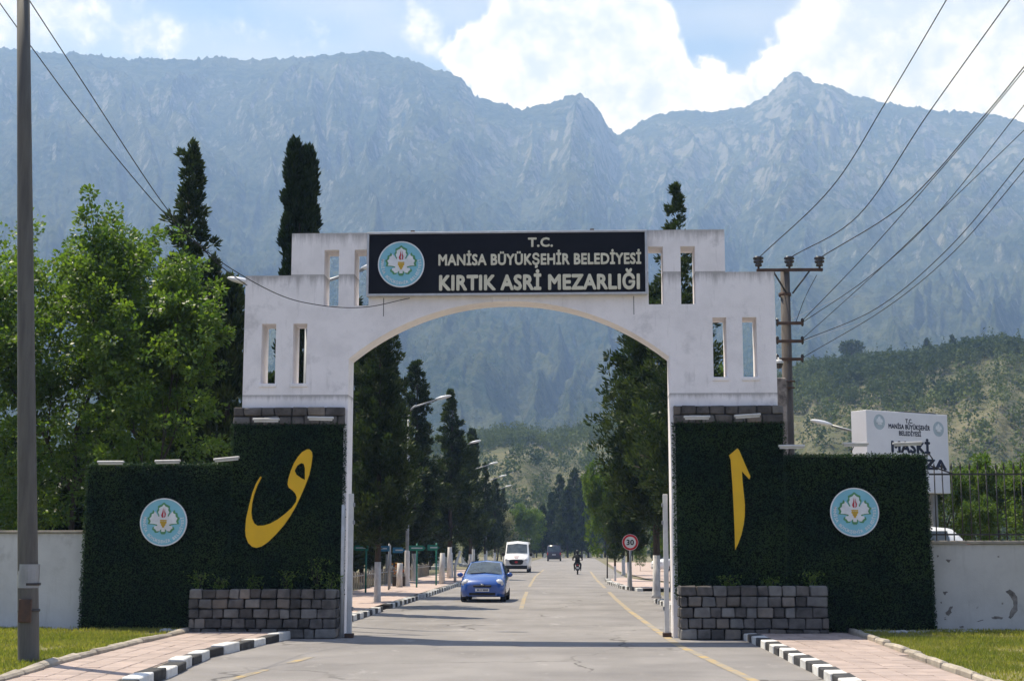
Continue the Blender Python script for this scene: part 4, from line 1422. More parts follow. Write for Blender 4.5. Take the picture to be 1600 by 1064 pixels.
def broad_crown(name, H, Rc, base, seed, nleaf, leaf, m, r0=0.16, trunks=1, spread=1.0, white=0.0, peaks=None):
    """broad-leaved tree: limbs that fork, leaves gathered along the twigs"""
    rnd = random.Random(seed)
    rng = np.random.default_rng(seed)
    root = empty(name)
    wood = MB()
    tips = []

    def grow(p, d, L, r, lev):
        pts, rad = [p], [r]
        q, dd = p.copy(), d.copy()
        for i in range(3):
            dd = (dd + Vector((rnd.gauss(0, 0.14), rnd.gauss(0, 0.14), rnd.gauss(0.06, 0.08)))).normalized()
            q = q + dd * (L / 3)
            pts.append(q.copy())
            rad.append(r * (1 - 0.22 * (i + 1)))
            if lev >= 2: tips.append((q.copy(), dd.copy(), L))
        wood.tube(pts, rad, 6 if lev else 8)
        if lev < 3:
            nb = (4, 5, 4)[lev]
            for i in range(nb):
                a = 2 * math.pi * (i + rnd.random() * 0.7) / nb
                side = Vector((math.cos(a), math.sin(a), 0))
                nd = (dd * rnd.uniform(0.7, 1.3) + side * rnd.uniform(0.55, 1.0) * spread).normalized()
                grow(pts[rnd.choice((2, 3, 3))], nd, L * rnd.uniform(0.55, 0.82), r * 0.5, lev + 1)
    for k in range(trunks):
        off = Vector((rnd.uniform(-0.3, 0.3), rnd.uniform(-0.3, 0.3), 0)) * (trunks > 1)
        grow(Vector((0, 0, 0)) + off, Vector((rnd.gauss(0, 0.08), rnd.gauss(0, 0.08), 1)).normalized(), H * 0.42, r0, 0)
    ov = np.array([t[0] for t in tips])
    # fit the twigs into the crown's height and spread
    rr = np.hypot(ov[:, 0], ov[:, 1])
    sx = Rc / max(np.percentile(rr, 92), 0.1)
    sz = (H - 0.3) / max(np.percentile(ov[:, 2], 99), 0.1)
    wood.v = [(x * sx, y * sx, z * sz) for x, y, z in wood.v]
    wood.build("trunk", "trunk_bark", root)
    C = ov * [sx, sx, sz]
    C = C[C[:, 2] > base]
    D = np.array([t[1] for t in tips])[ov[:, 2] * sz > base]
    k = len(C)
    # extra twigs so that the skirt of the crown is closed
    ex = int(k * 0.7)
    a = rng.uniform(0, 2 * math.pi, ex)
    h = rng.uniform(base, H * 0.86, ex)
    prof = np.sqrt(np.clip(1 - ((h - (base + H) * 0.46) / (H * 0.56)) ** 2, 0.05, 1))
    er = Rc * prof * rng.uniform(0.45, 1.02, ex)
    C = np.concatenate([C, np.stack([er * np.cos(a), er * np.sin(a), h], 1)])
    D = np.concatenate([D, np.stack([np.cos(a), np.sin(a), np.full(ex, 0.7)], 1)])
    k = len(C)
    nper = max(8, nleaf // k)
    s = Rc * 0.135
    d = unit(rng.normal(size=(k * nper, 3)))
    q = d * rng.random((k * nper, 1)) ** 0.5
    P = np.repeat(C, nper, 0) + q * [s, s, s * 0.85] * np.repeat(rng.uniform(0.6, 1.35, k), nper)[:, None]
    A = np.repeat(D, nper, 0) * 0.5 + d * 0.8 + [0, 0, -0.35] + 0.4 * rng.normal(size=P.shape)
    tint = np.clip(np.repeat(rng.random(k), nper) * 0.45 + rng.random(k * nper) ** 2 * 0.6, 0, 1)
    L = rng.uniform(0.65, 1.25, k * nper) * leaf
    V, Fc, T = leaf_quads(P, A, rng.normal(size=P.shape) * [0.7, 0.7, 1] + [0, 0, 0.8], L, L * 0.62, tint, 0.15)
    V[:, 2] = np.maximum(V[:, 2], 0.1)
    link("crown", np_mesh("crown", V, Fc, m, T), root)
    return root


def place(o, x, y, z=0.0, rz=0.0, s=1.0, sz=None):
    o.location = (x, y, z)
    o.rotation_euler = (0, 0, rz)
    o.scale = (s, s, sz if sz else s)
    return o


def xpx(px_, Y):
    return at(px_, 700, Y).x


def ztop(px_, py_, Y):
    return at(px_, py_, Y).z


AV = "trees lining the avenue"
# the kinds (heights in metres), each used once in place and then copied
K_A = conifer("conifer_tree", 11.0, 1.95, 2.2, 250, 110, 101, spray=0.22, taper=0.75)
K_B = conifer("conifer_tree", 12.0, 1.65, 1.9, 230, 110, 102, spray=0.21, taper=0.9)
K_C = conifer("conifer_tree", 11.5, 1.75, 2.2, 230, 105, 103, spray=0.22, taper=0.95)
K_F = conifer("conifer_tree", 11.0, 2.1, 0.8, 110, 56, 104, white=0, spray=0.5, tuft=0.2)
K_G = conifer("cypress_tree", 11.0, 1.1, 0.5, 90, 46, 105, white=0, narrow=True, spray=0.50, m="leaf_cypress")
protos = {"A": K_A, "B": K_B, "C": K_C, "F": K_F, "G": K_G}
pheight = {"A": 11.0, "B": 12.0, "C": 11.5, "F": 11.0, "G": 11.0}
used = set()


def tree(kind, label, x, y, h, group, wide=1.0, rz=None, cat="tree", z=0.0):
    o = protos[kind] if kind not in used else copy_tree(protos[kind])
    used.add(kind)
    s = h / pheight[kind]
    place(o, x, y, z, random.uniform(0, 6.28) if rz is None else rz, s * wide, s)
    tag(o, label, cat, group)
    return o


# left side of the avenue
tree("A", "dark conifer with white painted trunk just inside the arch beside its left pier", gnd(569, 945, 0.14).x, 50.5, 10.4, AV, 0.86)
tree("B", "dark conifer behind the first green arrow sign, crown rising to the arch", xpx(605, 77), 78, 12.3, AV, 1.05)
tree("B", "tall pointed dark conifer standing behind the first street lamp", xpx(647, 80), 81, 12.5, AV, 1.15)
tree("C", "tapering dark conifer under the tip of the first street lamp's arm", xpx(701, 90), 92, 12.0, AV, 1.12)
tree("C", "dark conifer by the second street lamp", xpx(732, 110), 112, 10.6, AV, 1.0)
tree("G", "thin dark cypress whose spire stands beside the second lamp head", xpx(738, 126), 126, 12.0, AV, 0.8)
tree("B", "dark conifer by the third street lamp", xpx(756, 136), 138, 10.0, AV, 1.0)
tree("A", "dark conifer above the white van", xpx(772, 158), 160, 9.6, AV, 0.9)
tree("C", "dark conifer left of the road's end", xpx(786, 182), 184, 9.4, AV, 0.9)
tree("A", "dark conifer partly hidden by the arch's left pier", xpx(535, 58), 60, 12.6, AV, 1.15)
# right side
t = conifer("conifer_tree", 11.8, 2.3, 2.6, 290, 125, 111, spray=0.22, taper=0.5)
place(t, gnd(1033, 938, 0.13).x, 55.0, 0.12)
tag(t, "large dark conifer with white trunk overhanging the road inside the right pier", "tree", AV)
t = conifer("conifer_tree", ztop(1058, 281, 49) - 0.42, 2.7, 3.0, 190, 110, 112, spray=0.21, taper=1.3, topsparse=True)
place(t, xpx(1064, 49), 49.0, 0.05)
tag(t, "tall conifer whose thin top rises above the right end of the gate", "tree", AV)
tree("C", "dark conifer with white trunk behind the speed limit sign", gnd(990, 921, 0.13).x, 69.5, 9.4, AV, 1.0)
tree("C", "slender dark conifer with leaning trunk on the far kerb island", gnd(962, 908, 0.13).x, 82, 6.9, AV, 0.75)
tree("B", "dark conifer beyond the kerb island, behind the bright green tree", xpx(972, 104), 104, 10.5, AV, 1.0)

# woods inside the cemetery
WL_ = "dark conifers in the cemetery left of the avenue"
rt_ = random.Random(22)
for i in range(26):
    y = 70 + i * 6.5
    x = -11.5 - rt_.random() * (4 + i * 0.7)
    tree("F" if rt_.random() < 0.7 else "G", "dark conifer standing among the graves left of the avenue", x, y, rt_.uniform(7.0, 10.0), WL_, rt_.uniform(0.8, 1.05))
for i in range(12):
    tree("F", "dark conifer standing among the graves left of the avenue", -11.8 - rt_.random() * 3.5, 58 + i * 5.2, rt_.uniform(7.5, 9.5), WL_, rt_.uniform(1.1, 1.4))
WR_ = "conifers in the cemetery right of the avenue"
for i in range(16):
    y = 112 + i * 9
    x = 6.5 + rt_.random() * (2 + i * 0.9)
    tree("F" if rt_.random() < 0.6 else "G", "dark conifer standing right of the avenue beyond the pink paving", x, y, rt_.uniform(7.0, 10.0), WR_, rt_.uniform(0.8, 1.05))
WE_ = "dark conifers closing the far end of the road"
for px_, tp in ((800, 800), (812, 790), (848, 792), (862, 772), (874, 745), (886, 765), (897, 735), (908, 750), (918, 742), (932, 760), (944, 748), (838, 800), (855, 805), (790, 808)):
    Y = rt_.uniform(268, 288)
    tree("F" if rt_.random() < 0.45 else "G", "dark conifer at the far end of the road", xpx(px_, Y), Y, ztop(px_, tp, Y), WE_, rt_.uniform(0.85, 1.15))

# tall conifers behind the left wing
t = conifer("conifer_tree", ztop(285, 221, 47) - 0.25, 2.3, 2.0, 250, 150, 121, white=0, r0=0.2, spray=0.22, taper=0.92)
place(t, xpx(284, 47), 47)
tag(t, "tall ragged dark conifer rising behind the leafy tree left of the gate", "tree")
t = conifer("cypress_tree", ztop(440, 211, 46) - 0.42, 0.62, 1.5, 300, 130, 122, white=0, narrow=True, spray=0.22, m="leaf_cypress", tips=((-0.20, 0, 1.0), (0.24, 0.05, 0.985)))
place(t, xpx(461, 46), 46)
tag(t, "narrow twin-topped cypress rising behind the gate's left shoulder", "tree")
t = conifer("conifer_tree", ztop(356, 446, 42), 0.95, 1.0, 130, 110, 123, white=0, narrow=True, spray=0.24)
place(t, xpx(354, 42), 42)
tag(t, "small dark conifer squeezed between the leafy tree and the gate's left edge", "tree")
t = conifer("conifer_tree", ztop(325, 405, 45), 1.7, 1.0, 150, 120, 124, white=0, spray=0.23)
place(t, xpx(322, 45), 45)
tag(t, "bushy dark conifer right beside the tall ragged conifer, half hidden by leaves", "tree")

# broad-leaved trees left of the gate
t = broad_crown("leafy_tree", ztop(110, 276, 40) - 0.9, 3.0, 2.2, 131, 43000, 0.145, "leaf_broad", r0=0.2)
place(t, xpx(120, 40), 40)
tag(t, "big bright green leafy tree behind the white wall, the tallest of the leafy ones", "tree", "leafy trees behind the left wall")
t = broad_crown("leafy_tree", ztop(245, 392, 38.3), 1.85, 1.8, 132, 28000, 0.14, "leaf_broad", r0=0.16)
place(t, xpx(243, 38.3), 38.3)
tag(t, "bright green leafy tree behind the left wing wall, branches reaching the gate", "tree", "leafy trees behind the left wall")
t = broad_crown("leafy_tree", ztop(0, 318, 41) - 0.5, 2.9, 1.8, 133, 30000, 0.145, "leaf_broad", r0=0.18)
place(t, xpx(-25, 41), 41)
tag(t, "bright green leafy tree at the photo's left edge behind the grey pole", "tree", "leafy trees behind the left wall")
for i, (px_, Y, h) in enumerate(((30, 45.5, 6.0), (150, 46.5, 6.5), (250, 46, 6.5))):
    tree("F", ["dark bushy conifer in the shade just behind the tall grey pole", "dark bushy conifer in the shade under the tallest leafy tree", "dark bushy conifer in the shade behind the left green wing wall"][i], xpx(px_, Y), Y, h, "shaded conifers behind the left wall", 1.7)

# brighter broad-leaved trees
K_L = broad_crown("leafy_tree", 8.0, 2.4, 1.6, 141, 15000, 0.22, "leaf_bright", r0=0.12)
first_L = [True]


def leafy(label, x, y, h, wide=1.0, group="bright green trees inside the cemetery", z=0.0):
    o = K_L if first_L[0] else copy_tree(K_L)
    first_L[0] = False
    s = h / 8.0
    place(o, x, y, z, random.uniform(0, 6.28), s * wide, s)
    tag(o, label, "tree", group)


leafy("bright green tree beside the speed limit sign's conifers, overhanging the road", xpx(948, 92), 94, 7.6, 0.62)
leafy("round bright green tree at the road's end between the two vans", xpx(826, 232), 232, 9.0, 1.0)
leafy("bright green slender tree beside the large conifer inside the right pier", xpx(1044, 66), 66, 9.0, 0.34)
leafy("bright green tree glimpsed through the right pier's outer window slot", xpx(1172, 60), 60, 9.6, 0.6)
leafy("green shrub behind the iron fence next to the billboard", xpx(1470, 52), 52, 4.1, 0.85, "greenery behind the iron fence", 1.0)
leafy("green leafy tree behind the iron fence", xpx(1560, 56), 56, 4.6, 0.95, "greenery behind the iron fence", 1.0)
leafy("green leafy tree behind the iron fence at the photo's right edge", xpx(1625, 50), 50, 4.4, 0.9, "greenery behind the iron fence", 1.0)
leafy("low green shrub behind the iron fence, right of the parked white car", xpx(1522, 48), 48, 2.7, 0.75, "greenery behind the iron fence", 1.0)
leafy("green shrub glimpsed beyond the speed limit sign", xpx(998, 122), 122, 2.4, 0.8)
t = broad_crown("olive_tree", 6.6, 2.4, 1.2, 151, 7000, 0.26, "leaf_olive", r0=0.14)
place(t, xpx(776, 170), 170)
tag(t, "silvery grey olive tree among the dark conifers left of the road's end", "tree")
sheet("terrace", [(8.4, 33.6), (30, 33.6), (30, 62), (8.4, 62)], 1.0, "earth")
MB().box(8.3, 8.4, 33.6, 62, 0, 1.0).build("terrace_edge", "kerb_concrete")["kind"] = "structure"

# umbrella pines and cypresses on the hill's skyline
for (px_, py_, w_, lab, kd) in ((1331, 533, 38, "broad umbrella-shaped pine clump alone on the hill's skyline", "u"), (1449, 530, 14, "dark pointed pine on the hill's skyline, left one of the pair", "c"),
                                (1489, 524, 10, "thin cypress on the hill's skyline, right one of the pair", "c")):
    Y = 640
    base = at(px_, 556, Y)
    H = at(px_, py_, Y).z - base.z + 4
    rng = np.random.default_rng(px_)
    root = empty("pine_tree", (base.x, Y, base.z - 4))
    tag(root, lab, "tree")
    w = w_ * Y / F
    MB().tube([(0, 0, 0), (0, 0, H * 0.75)], [0.5, 0.25], 6).build("trunk", "trunk_bark", root)
    n = 700
    d = unit(rng.normal(size=(n, 3)))
    q = d * rng.random((n, 1)) ** 0.4
    if kd == "u":
        P = np.stack([q[:, 0] * w * 0.5, q[:, 1] * w * 0.4, H * 0.72 + q[:, 2] * H * 0.27], 1)
    else:
        zz = (q[:, 2] + 1) / 2
        P = np.stack([q[:, 0] * w * 0.5 * (1.1 - zz), q[:, 1] * w * 0.5 * (1.1 - zz), H * 0.2 + zz * H * 0.8], 1)
    V, Fc, T = leaf_quads(P, d + 0.5 * rng.normal(size=P.shape), rng.normal(size=P.shape), rng.uniform(0.9, 1.7, n), 0.9, rng.random(n))
    link("crown", np_mesh("crown", V, Fc, "leaf_conifer", T), root)

# weeds in the planters
K_S = None
for i, (px_, h, dx) in enumerate(((318, 0.55, 0), (350, 0.40, 0), (402, 0.42, 0), (455, 0.60, 0), (500, 0.95, 0), (521, 0.5, 0), (1136, 0.35, 0), (1200, 0.30, 0), (1262, 0.45, 0))):
    rng = np.random.default_rng(200 + i)
    n = 130
    h *= 0.8
    root = empty("weed_plant", (xpx(px_, 32.62), 32.62, 1.02 if px_ < 800 else 1.10))
    tag(root, ["weedy plant at the outer end of the left planter", "low weedy plant in the left planter, second from its outer end", "low weedy plant in the middle of the left planter",
               "weedy plant in the left planter under the hook letter's head", "tallest weedy plant in the left planter near the opening", "short weedy plant at the opening end of the left planter",
               "small weed in the right planter below the yellow stroke", "small weed in the middle of the right planter", "small weed near the outer end of the right planter"][i], "plant", "weeds in the planters")
    st = MB()
    for q in range(4):
        st.tube([(0, 0, 0), (rng.normal(0, 0.06), rng.normal(0, 0.03), h * 0.5), (rng.normal(0, 0.12), rng.normal(0, 0.05), h)], [0.008, 0.006, 0.003], 5)
    st.build("stem", "trunk_bark", root)
    zz = rng.random(n)
    P = np.stack([rng.normal(0, 0.10, n) * (0.5 + zz), rng.normal(0, 0.05, n), zz * h], 1)
    V, Fc, T = leaf_quads(P, rng.normal(size=(n, 3)) + [0, 0, 0.4], rng.normal(size=(n, 3)), rng.uniform(0.05, 0.10, n), 0.035, rng.random(n))
    link("leaves", np_mesh("leaves", V, Fc, "leaf_broad", T), root)

# ================================================================ poles, lamps, cables
pb = gnd(45, 1035, 0.15)
pt = at(36, -60, pb.y)
pole = empty("tall_pole", (pb.x, pb.y, 0.10))
tag(pole, "tall tapering grey pole with a brown plate standing on the left lawn", "pole")
lx, lz = pt.x - pb.x, pt.z - 0.1
zq = [0, 0.08, 1.0, 3.0, 6.0, 9.0, lz]
MB().tube([(lx * z / lz, 0, z) for z in zq], [0.185, 0.172, 0.168, 0.155, 0.138, 0.122, 0.105], 20).build("shaft", "pole_paint", pole)
za, zb2 = at(45, 918, pb.y).z - 0.1, at(45, 881, pb.y).z - 0.1
MB().lathe([(0.164, za), (0.176, za), (0.176, zb2), (0.162, zb2)], 20, (lx * za / lz, 0, 0), smooth=False).build("collar", "metal_grey", pole)
za, zb2 = at(45, 971, pb.y).z - 0.1, at(45, 935, pb.y).z - 0.1
xm = lx * za / lz
MB().cbox(xm - 0.10, xm + 0.11, -0.205, -0.15, za, zb2, 0.008).build("plate", "metal_rust", pole)
MB().lathe([(0.168, (za + zb2) / 2 - 0.02), (0.180, (za + zb2) / 2 - 0.02), (0.180, (za + zb2) / 2 + 0.02), (0.168, (za + zb2) / 2 + 0.02)], 20, (xm, 0, 0)).build("strap", "metal_dark", pole)
MB().lathe([(0.164, zb2 + 0.22), (0.172, zb2 + 0.22), (0.172, zb2 + 0.26), (0.164, zb2 + 0.26)], 20, (xm, 0, 0)).build("strap", "metal_dark", pole)

# utility pole behind the right pier
UY = 38.0
ub = at(1233, 700, UY)
up = empty("utility_pole", (ub.x, UY, 0))
tag(up, "old concrete utility pole with dark insulators behind the gate's right side", "utility pole")
ztopu = at(1232, 424, UY).z
MB().tube([(0, 0, 0), (-0.01, 0, 4), (0.02, 0, ztopu)], [0.175, 0.155, 0.125], 10).build("shaft", "concrete_pole", up)
P = lambda x, y: at(x, y, UY) - Vector((ub.x, UY, 0))
a, b = P(1181, 423), P(1284, 424)
MB().cbox(a.x, b.x, -0.20, -0.12, a.z - 0.06, a.z + 0.02, 0.008).build("crossarm", "metal_rust", up)
for x0_, x1_ in ((1206, 1228), (1264, 1237)):
    q0, q1 = P(x0_, 424.5), P(x1_, 460)
    MB().tube([(q0.x, -0.16, q0.z), (q1.x, -0.15, q1.z)], 0.025, 6).build("brace", "metal_dark", up)
MB().lathe([(0.15, P(1232, 463).z), (0.17, P(1232, 463).z), (0.17, P(1232, 458).z), (0.15, P(1232, 458).z)], 10).build("clamp", "metal_rust", up)
INS = []
for px_ in (1184, 1232, 1279):
    q = P(px_, 418)
    z = q.z
    MB().lathe([(0.03, z - 0.1), (0.03, z), (0.09, z + 0.0), (0.10, z + 0.05), (0.07, z + 0.07), (0.13, z + 0.10), (0.135, z + 0.15), (0.08, z + 0.17), (0.14, z + 0.19), (0.14, z + 0.24),
                (0.07, z + 0.27), (0.001, z + 0.28)], 14, (q.x, -0.16, 0)).build("insulator", "porcelain", up)
    INS.append(Vector((ub.x + q.x, UY - 0.16, z + 0.22)))
for yy in (507, 535, 563):
    q0, q1 = P(1213, yy), P(1252, yy)
    MB().cbox(q0.x, q1.x, -0.24, -0.17, q0.z - 0.04, q0.z + 0.04, 0.006).build("crossarm", "metal_rust", up)
    for q in (q0, q1):
        MB().lathe([(0.02, q.z - 0.08), (0.035, q.z - 0.04), (0.035, q.z + 0.05), (0.05, q.z + 0.08), (0.03, q.z + 0.13), (0.001, q.z + 0.14)], 8, (q.x, -0.2, 0)).build("insulator", "porcelain", up)
for yy in (597, 607):
    q0, q1 = P(1222, yy), P(1240, yy)
    MB().cbox(q0.x, q1.x, -0.24, -0.17, q0.z - 0.02, q0.z + 0.02, 0.006).build("bracket", "metal_rust", up)
oc = at(1220, 590, 37.2)
stub = MB().cbox(-0.13, 0.13, -0.12, 0.12, 0, oc.z, 0.03, 0.02).build("concrete_post", "concrete_old", loc=(oc.x, 37.2, 0))
tag(stub, "weathered grey concrete post between the gate and the utility pole", "post")
cq = at(1217, 568, 37.0)
cctv = empty("security_camera", cq)
tag(cctv, "small security camera with dark dome beside the utility pole", "camera")
MB().lathe([(0.001, -0.14), (0.07, -0.12), (0.10, -0.05), (0.11, 0.0)], 12).build("dome", "porcelain", cctv)
MB().lathe([(0.115, 0.0), (0.12, 0.05), (0.07, 0.10), (0.001, 0.11)], 12).build("housing", "metal_white", cctv)
MB().tube([(0, 0, 0.10), (0, 0.1, 0.16), (0.06, 0.2, 0.10)], 0.02, 6).build("bracket", "metal_white", cctv)


def catmull(pts, n=10):
    out = []
    q = [pts[0] * 2 - pts[1]] + pts + [pts[-1] * 2 - pts[-2]]
    for i in range(1, len(q) - 2):
        for k in range(n):
            t = k / n
            a, b, c, d = q[i - 1], q[i], q[i + 1], q[i + 2]
            out.append(0.5 * ((2 * b) + (c - a) * t + (2 * a - 5 * b + 4 * c - d) * t * t + (3 * b - a - 3 * c + d) * t ** 3))
    out.append(pts[-1])
    return out


def cable(label, pxs, Y0, Y1, r=0.013, m="cable", start=None):
    """overhead cable through these places, its distance running evenly from Y0 to Y1"""
    n = len(pxs)
    d = [0.0]
    for (a, b), (c, e_) in zip(pxs[:-1], pxs[1:]): d.append(d[-1] + math.hypot(c - a, e_ - b))
    pts = [at(x, y, Y0 + (Y1 - Y0) * d[i] / d[-1]) for i, (x, y) in enumerate(pxs)]
    if start is not None: pts[0] = start
    o = MB().tube(catmull(pts), r, 6).build("overhead_cable", m)
    tag(o, label, "cable", "overhead cables")


cable("dark cable from the utility pole's leftmost top insulator up out of the picture", [(1184, 404), (1298, 295), (1383, 162), (1479, 0), (1510, -55)], UY - 0.16, 27, start=INS[0])
cable("dark cable from the utility pole's middle top insulator up out of the picture", [(1232, 404), (1341, 337), (1449, 180), (1578, 0), (1615, -52)], UY - 0.16, 27, start=INS[1])
cable("dark cable from the utility pole's right top insulator to the upper right", [(1279, 406), (1413, 319), (1533, 187), (1600, 105), (1650, 42)], UY - 0.16, 27, start=INS[2])
cable("cable running just under the right insulator's cable to the upper right", [(1252, 503), (1365, 385), (1515, 213), (1600, 111), (1650, 50)], UY - 0.2, 27, r=0.010)
cable("cable from the utility pole's upper small crossarm to the right edge", [(1252, 505), (1359, 432), (1461, 338), (1600, 165), (1650, 100)], UY - 0.2, 27, r=0.009)
cable("cable from the utility pole's middle small crossarm to the right edge", [(1252, 531), (1371, 424), (1485, 315), (1600, 204), (1650, 155)], UY - 0.2, 27, r=0.008)
cable("upper one of the two close cables sagging low to the right edge", [(1252, 533), (1371, 481), (1485, 385), (1600, 248), (1650, 190)], UY - 0.2, 27, r=0.010)
cable("lowest cable sagging from the utility pole to the right edge", [(1252, 560), (1383, 482), (1491, 393), (1600, 267), (1650, 212)], UY - 0.2, 27, r=0.009)
cable("thin dark wire dropping from the top crossarm along the utility pole", [(1276, 430), (1258, 465), (1243, 505)], UY - 0.18, UY - 0.2, r=0.010)
cable("thin wire coloured as sunlit, leaving the utility pole's upper small crossarm", [(1213, 505), (1240, 497), (1300, 470), (1345, 462)], UY - 0.2, 44, r=0.007, m="cable_sunlit")
cable("thin wire coloured as sunlit, leaving the utility pole's middle small crossarm", [(1252, 534), (1290, 521), (1345, 505)], UY - 0.2, 44, r=0.007, m="cable_sunlit")
cable("lower dark cable from the upper left corner sagging onto the gate's face", [(-30, -38), (0, 6), (55, 82), (130, 182), (250, 326), (335, 402), (430, 458), (500, 477), (570, 480), (640, 466)], 24.0, 32.93, r=0.010)
cable("upper dark cable from the upper left corner down to the gate's left shoulder", [(20, -40), (45, 0), (130, 130), (250, 312), (312, 384), (350, 420), (386, 446)], 24.0, 32.93, r=0.011)


# street lamps
def street_lamp(label, x, Y, hx, hz, z0=0.12, group="street lamps along the avenue", painted=True):
    root = empty("street_lamp", (x, Y, z0))
    tag(root, label, "street lamp", group)
    H = hz - 0.75 - z0
    dx = hx - x
    MB().tube([(0, 0, 0), (0, 0, 2), (0, 0, H)], [0.10, 0.085, 0.06], 10).build("pole", "metal_grey", root)
    if painted:
        MB().lathe([(0.17, 0), (0.16, 0.1), (0.135, 0.2), (0.125, 1.7), (0.10, 1.75)], 12).build("painted_base", "trunk_white", root)
    MB().tube([(0, 0, H - 0.05), (dx * 0.12, 0, H + 0.18), (dx * 0.72, 0, H + 0.55)], [0.05, 0.045, 0.04], 8).build("arm", "metal_grey", root)
    MB().tube([(-0.35 * math.copysign(1, dx), 0, H - 0.30), (0.35 * math.copysign(1, dx), 0, H + 0.28)], 0.03, 6).build("stay", "metal_grey", root)
    MB().ball((0, 0, 0), (0.42, 0.14, 0.085), 12, 8).build("lamp_head", "lamp_glass", root, loc=(dx * 0.88, 0, H + 0.66), rot=(0, -0.22 * math.copysign(1, dx), 0))
    return root


names = ["first", "second", "third", "fourth", "fifth"]
for i, (hx, hy, Y) in enumerate(((700, 618, 70), (748, 688, 98), (775, 722, 124), (789, 742, 149), (797, 758, 174))):
    h = at(hx, hy, Y)
    street_lamp("%s street lamp of the row left of the avenue" % names[i], h.x - 1.95 if i else at(638, 700, Y).x, Y, h.x, h.z)
hL = at(365, 434, 36.2)
l1 = street_lamp("street lamp behind the gate's left shoulder, its head poking out past it", at(478, 600, 36.2).x, 36.2, hL.x, hL.z, 0.1, "street lamps behind the gate", False)
hR = at(600, 415, 38.0)
street_lamp("street lamp behind the name board, its arm seen through the upper slots", at(484, 600, 38.0).x, 38.0, hR.x, hR.z + 0.1, 0.1, "street lamps behind the gate", False)
# a lamp arm beside the billboard
qa, qb = at(1287, 664, 50), at(1345, 676, 52)
st = street_lamp("street lamp whose pale arm reaches out beside the white billboard", qb.x + 0.6, 52, qa.x, qa.z + 0.35, 1.0, "street lamps behind the iron fence", False)

# ================================================================ billboard
bl, brt = at(1353, 640, 48.0), at(1480, 648.5, 50.1)
ang = math.atan2(brt.y - bl.y, brt.x - bl.x)
BW = math.hypot(brt.x - bl.x, brt.y - bl.y)
zt, zbm = (bl.z + brt.z) / 2, at(1480, 771, 50.1).z
bb = empty("billboard", (bl.x, bl.y, 1.0), ang)
tag(bb, "white box-shaped billboard with dark blue lettering behind the right wing wall", "billboard")
dz = 1.0
MB().cbox(0, BW, 0, 0.72, zbm - dz, zt - dz, 0.01).build("box", "board_white", bb)
MB().box(BW * 0.40, BW * 0.86, 0.02, 0.5, zt - dz, zt - dz + 0.03).build("cap", "metal_dark", bb)
for x in (0.5, BW - 0.5):
    MB().cbox(x - 0.12, x + 0.12, 0.24, 0.48, 0, zbm - dz, 0.01).build("leg", "metal_grey", bb)
S = BW / 131.0            # metres for one photo pixel on the face


def bb_line(body, xa, xb, cap, zmid, bold):
    f = lambda px_: (px_ - 1352.0) / 129.5 * BW
    text_line("lettering", body, "print_navy", bb, f(xa), f(xb), zmid - cap / 2 - dz, cap, -0.002, 0.006, bold)


H_ = zt - zbm
zz = lambda py_: zt - H_ * (py_ - 643.0) / 128.0
bb_line("T.C.", 1413, 1424, 0.15, zz(657), 0.03)
bb_line("MANİSA BÜYÜKŞEHİR", 1386, 1452, 0.16, zz(666.5), 0.03)
bb_line("BELEDİYESİ", 1402, 1437, 0.16, zz(677), 0.03)
bb_line("MASKİ", 1389, 1451, 0.40, zz(699), 0.05)
bb_line("ARIZA", 1398, 1477, 0.36, zz(725), 0.05)
for k, (ex, ey) in enumerate(((1372, 661), (1466, 667))):
    e = empty("printed_emblem", (0, 0, 0), 0, bb)
    emblem_parts(e, ((ex - 1352.0) / 129.5 * BW, zz(ey) - dz), 0.26, 0.028, True)

# ================================================================ road signs
def limit_sign():
    g = gnd(985.5, 922, 0.13)
    root = empty("speed_limit_sign", (g.x, g.y, 0.13))
    tag(root, "round red-rimmed speed limit sign reading 30 on a dark post", "sign")
    zc = at(985.5, 847, g.y).z - 0.13
    MB().tube([(0, 0, 0), (0, 0, zc + 0.2)], 0.045, 8).build("post", "metal_grey", root)
    n = 36
    circ = lambda r: [(r * math.cos(2 * math.pi * i / n), zc + r * math.sin(2 * math.pi * i / n)) for i in range(n)]
    MB().prism([circ(0.36)], -0.085, -0.05).build("disc", "sign_white", root)
    MB().prism([circ(0.345), circ(0.255)], -0.092, -0.06).build("red_ring", "sign_red", root)
    text_line("lettering", "30", "car_trim", root, -0.165, 0.165, zc - 0.12, 0.24, -0.088, 0.006, 0.03)


limit_sign()


def arrow_sign(label, px_, y0, y1, wpx, Y, m, post_px, point):
    a = at(px_, (y0 + y1) / 2, Y)
    po = at(post_px, 700, Y)
    root = empty("direction_sign", (po.x, Y, 0.13))
    tag(root, label, "sign", "arrow signs left of the avenue")
    h = (y1 - y0) * Y / F / 2
    w = wpx * Y / F
    x0 = a.x - po.x
    zc = a.z - 0.13
    pl = [(x0, zc), (x0 + h, zc + h), (x0 + w, zc + h), (x0 + w, zc - h), (x0 + h, zc - h)] if point < 0 else [(x0, zc + h), (x0 + w - h, zc + h), (x0 + w, zc), (x0 + w - h, zc - h), (x0, zc - h)]
    MB().prism([pl], -0.07, -0.05).build("arrow_panel", m, root)
    pl2 = [(x0 + h * 1.0, zc + h * 0.25), (x0 + w * 0.82, zc + h * 0.25), (x0 + w * 0.82, zc - h * 0.2), (x0 + h * 1.0, zc - h * 0.2)]
    MB().prism([pl2], -0.074, -0.071).build("print", "print_faded", root)
    MB().tube([(0, 0, 0), (0, 0, zc + h + 0.1)], 0.04, 8).build("post", "sign_green" if m != "sign_blue" else "metal_grey", root)


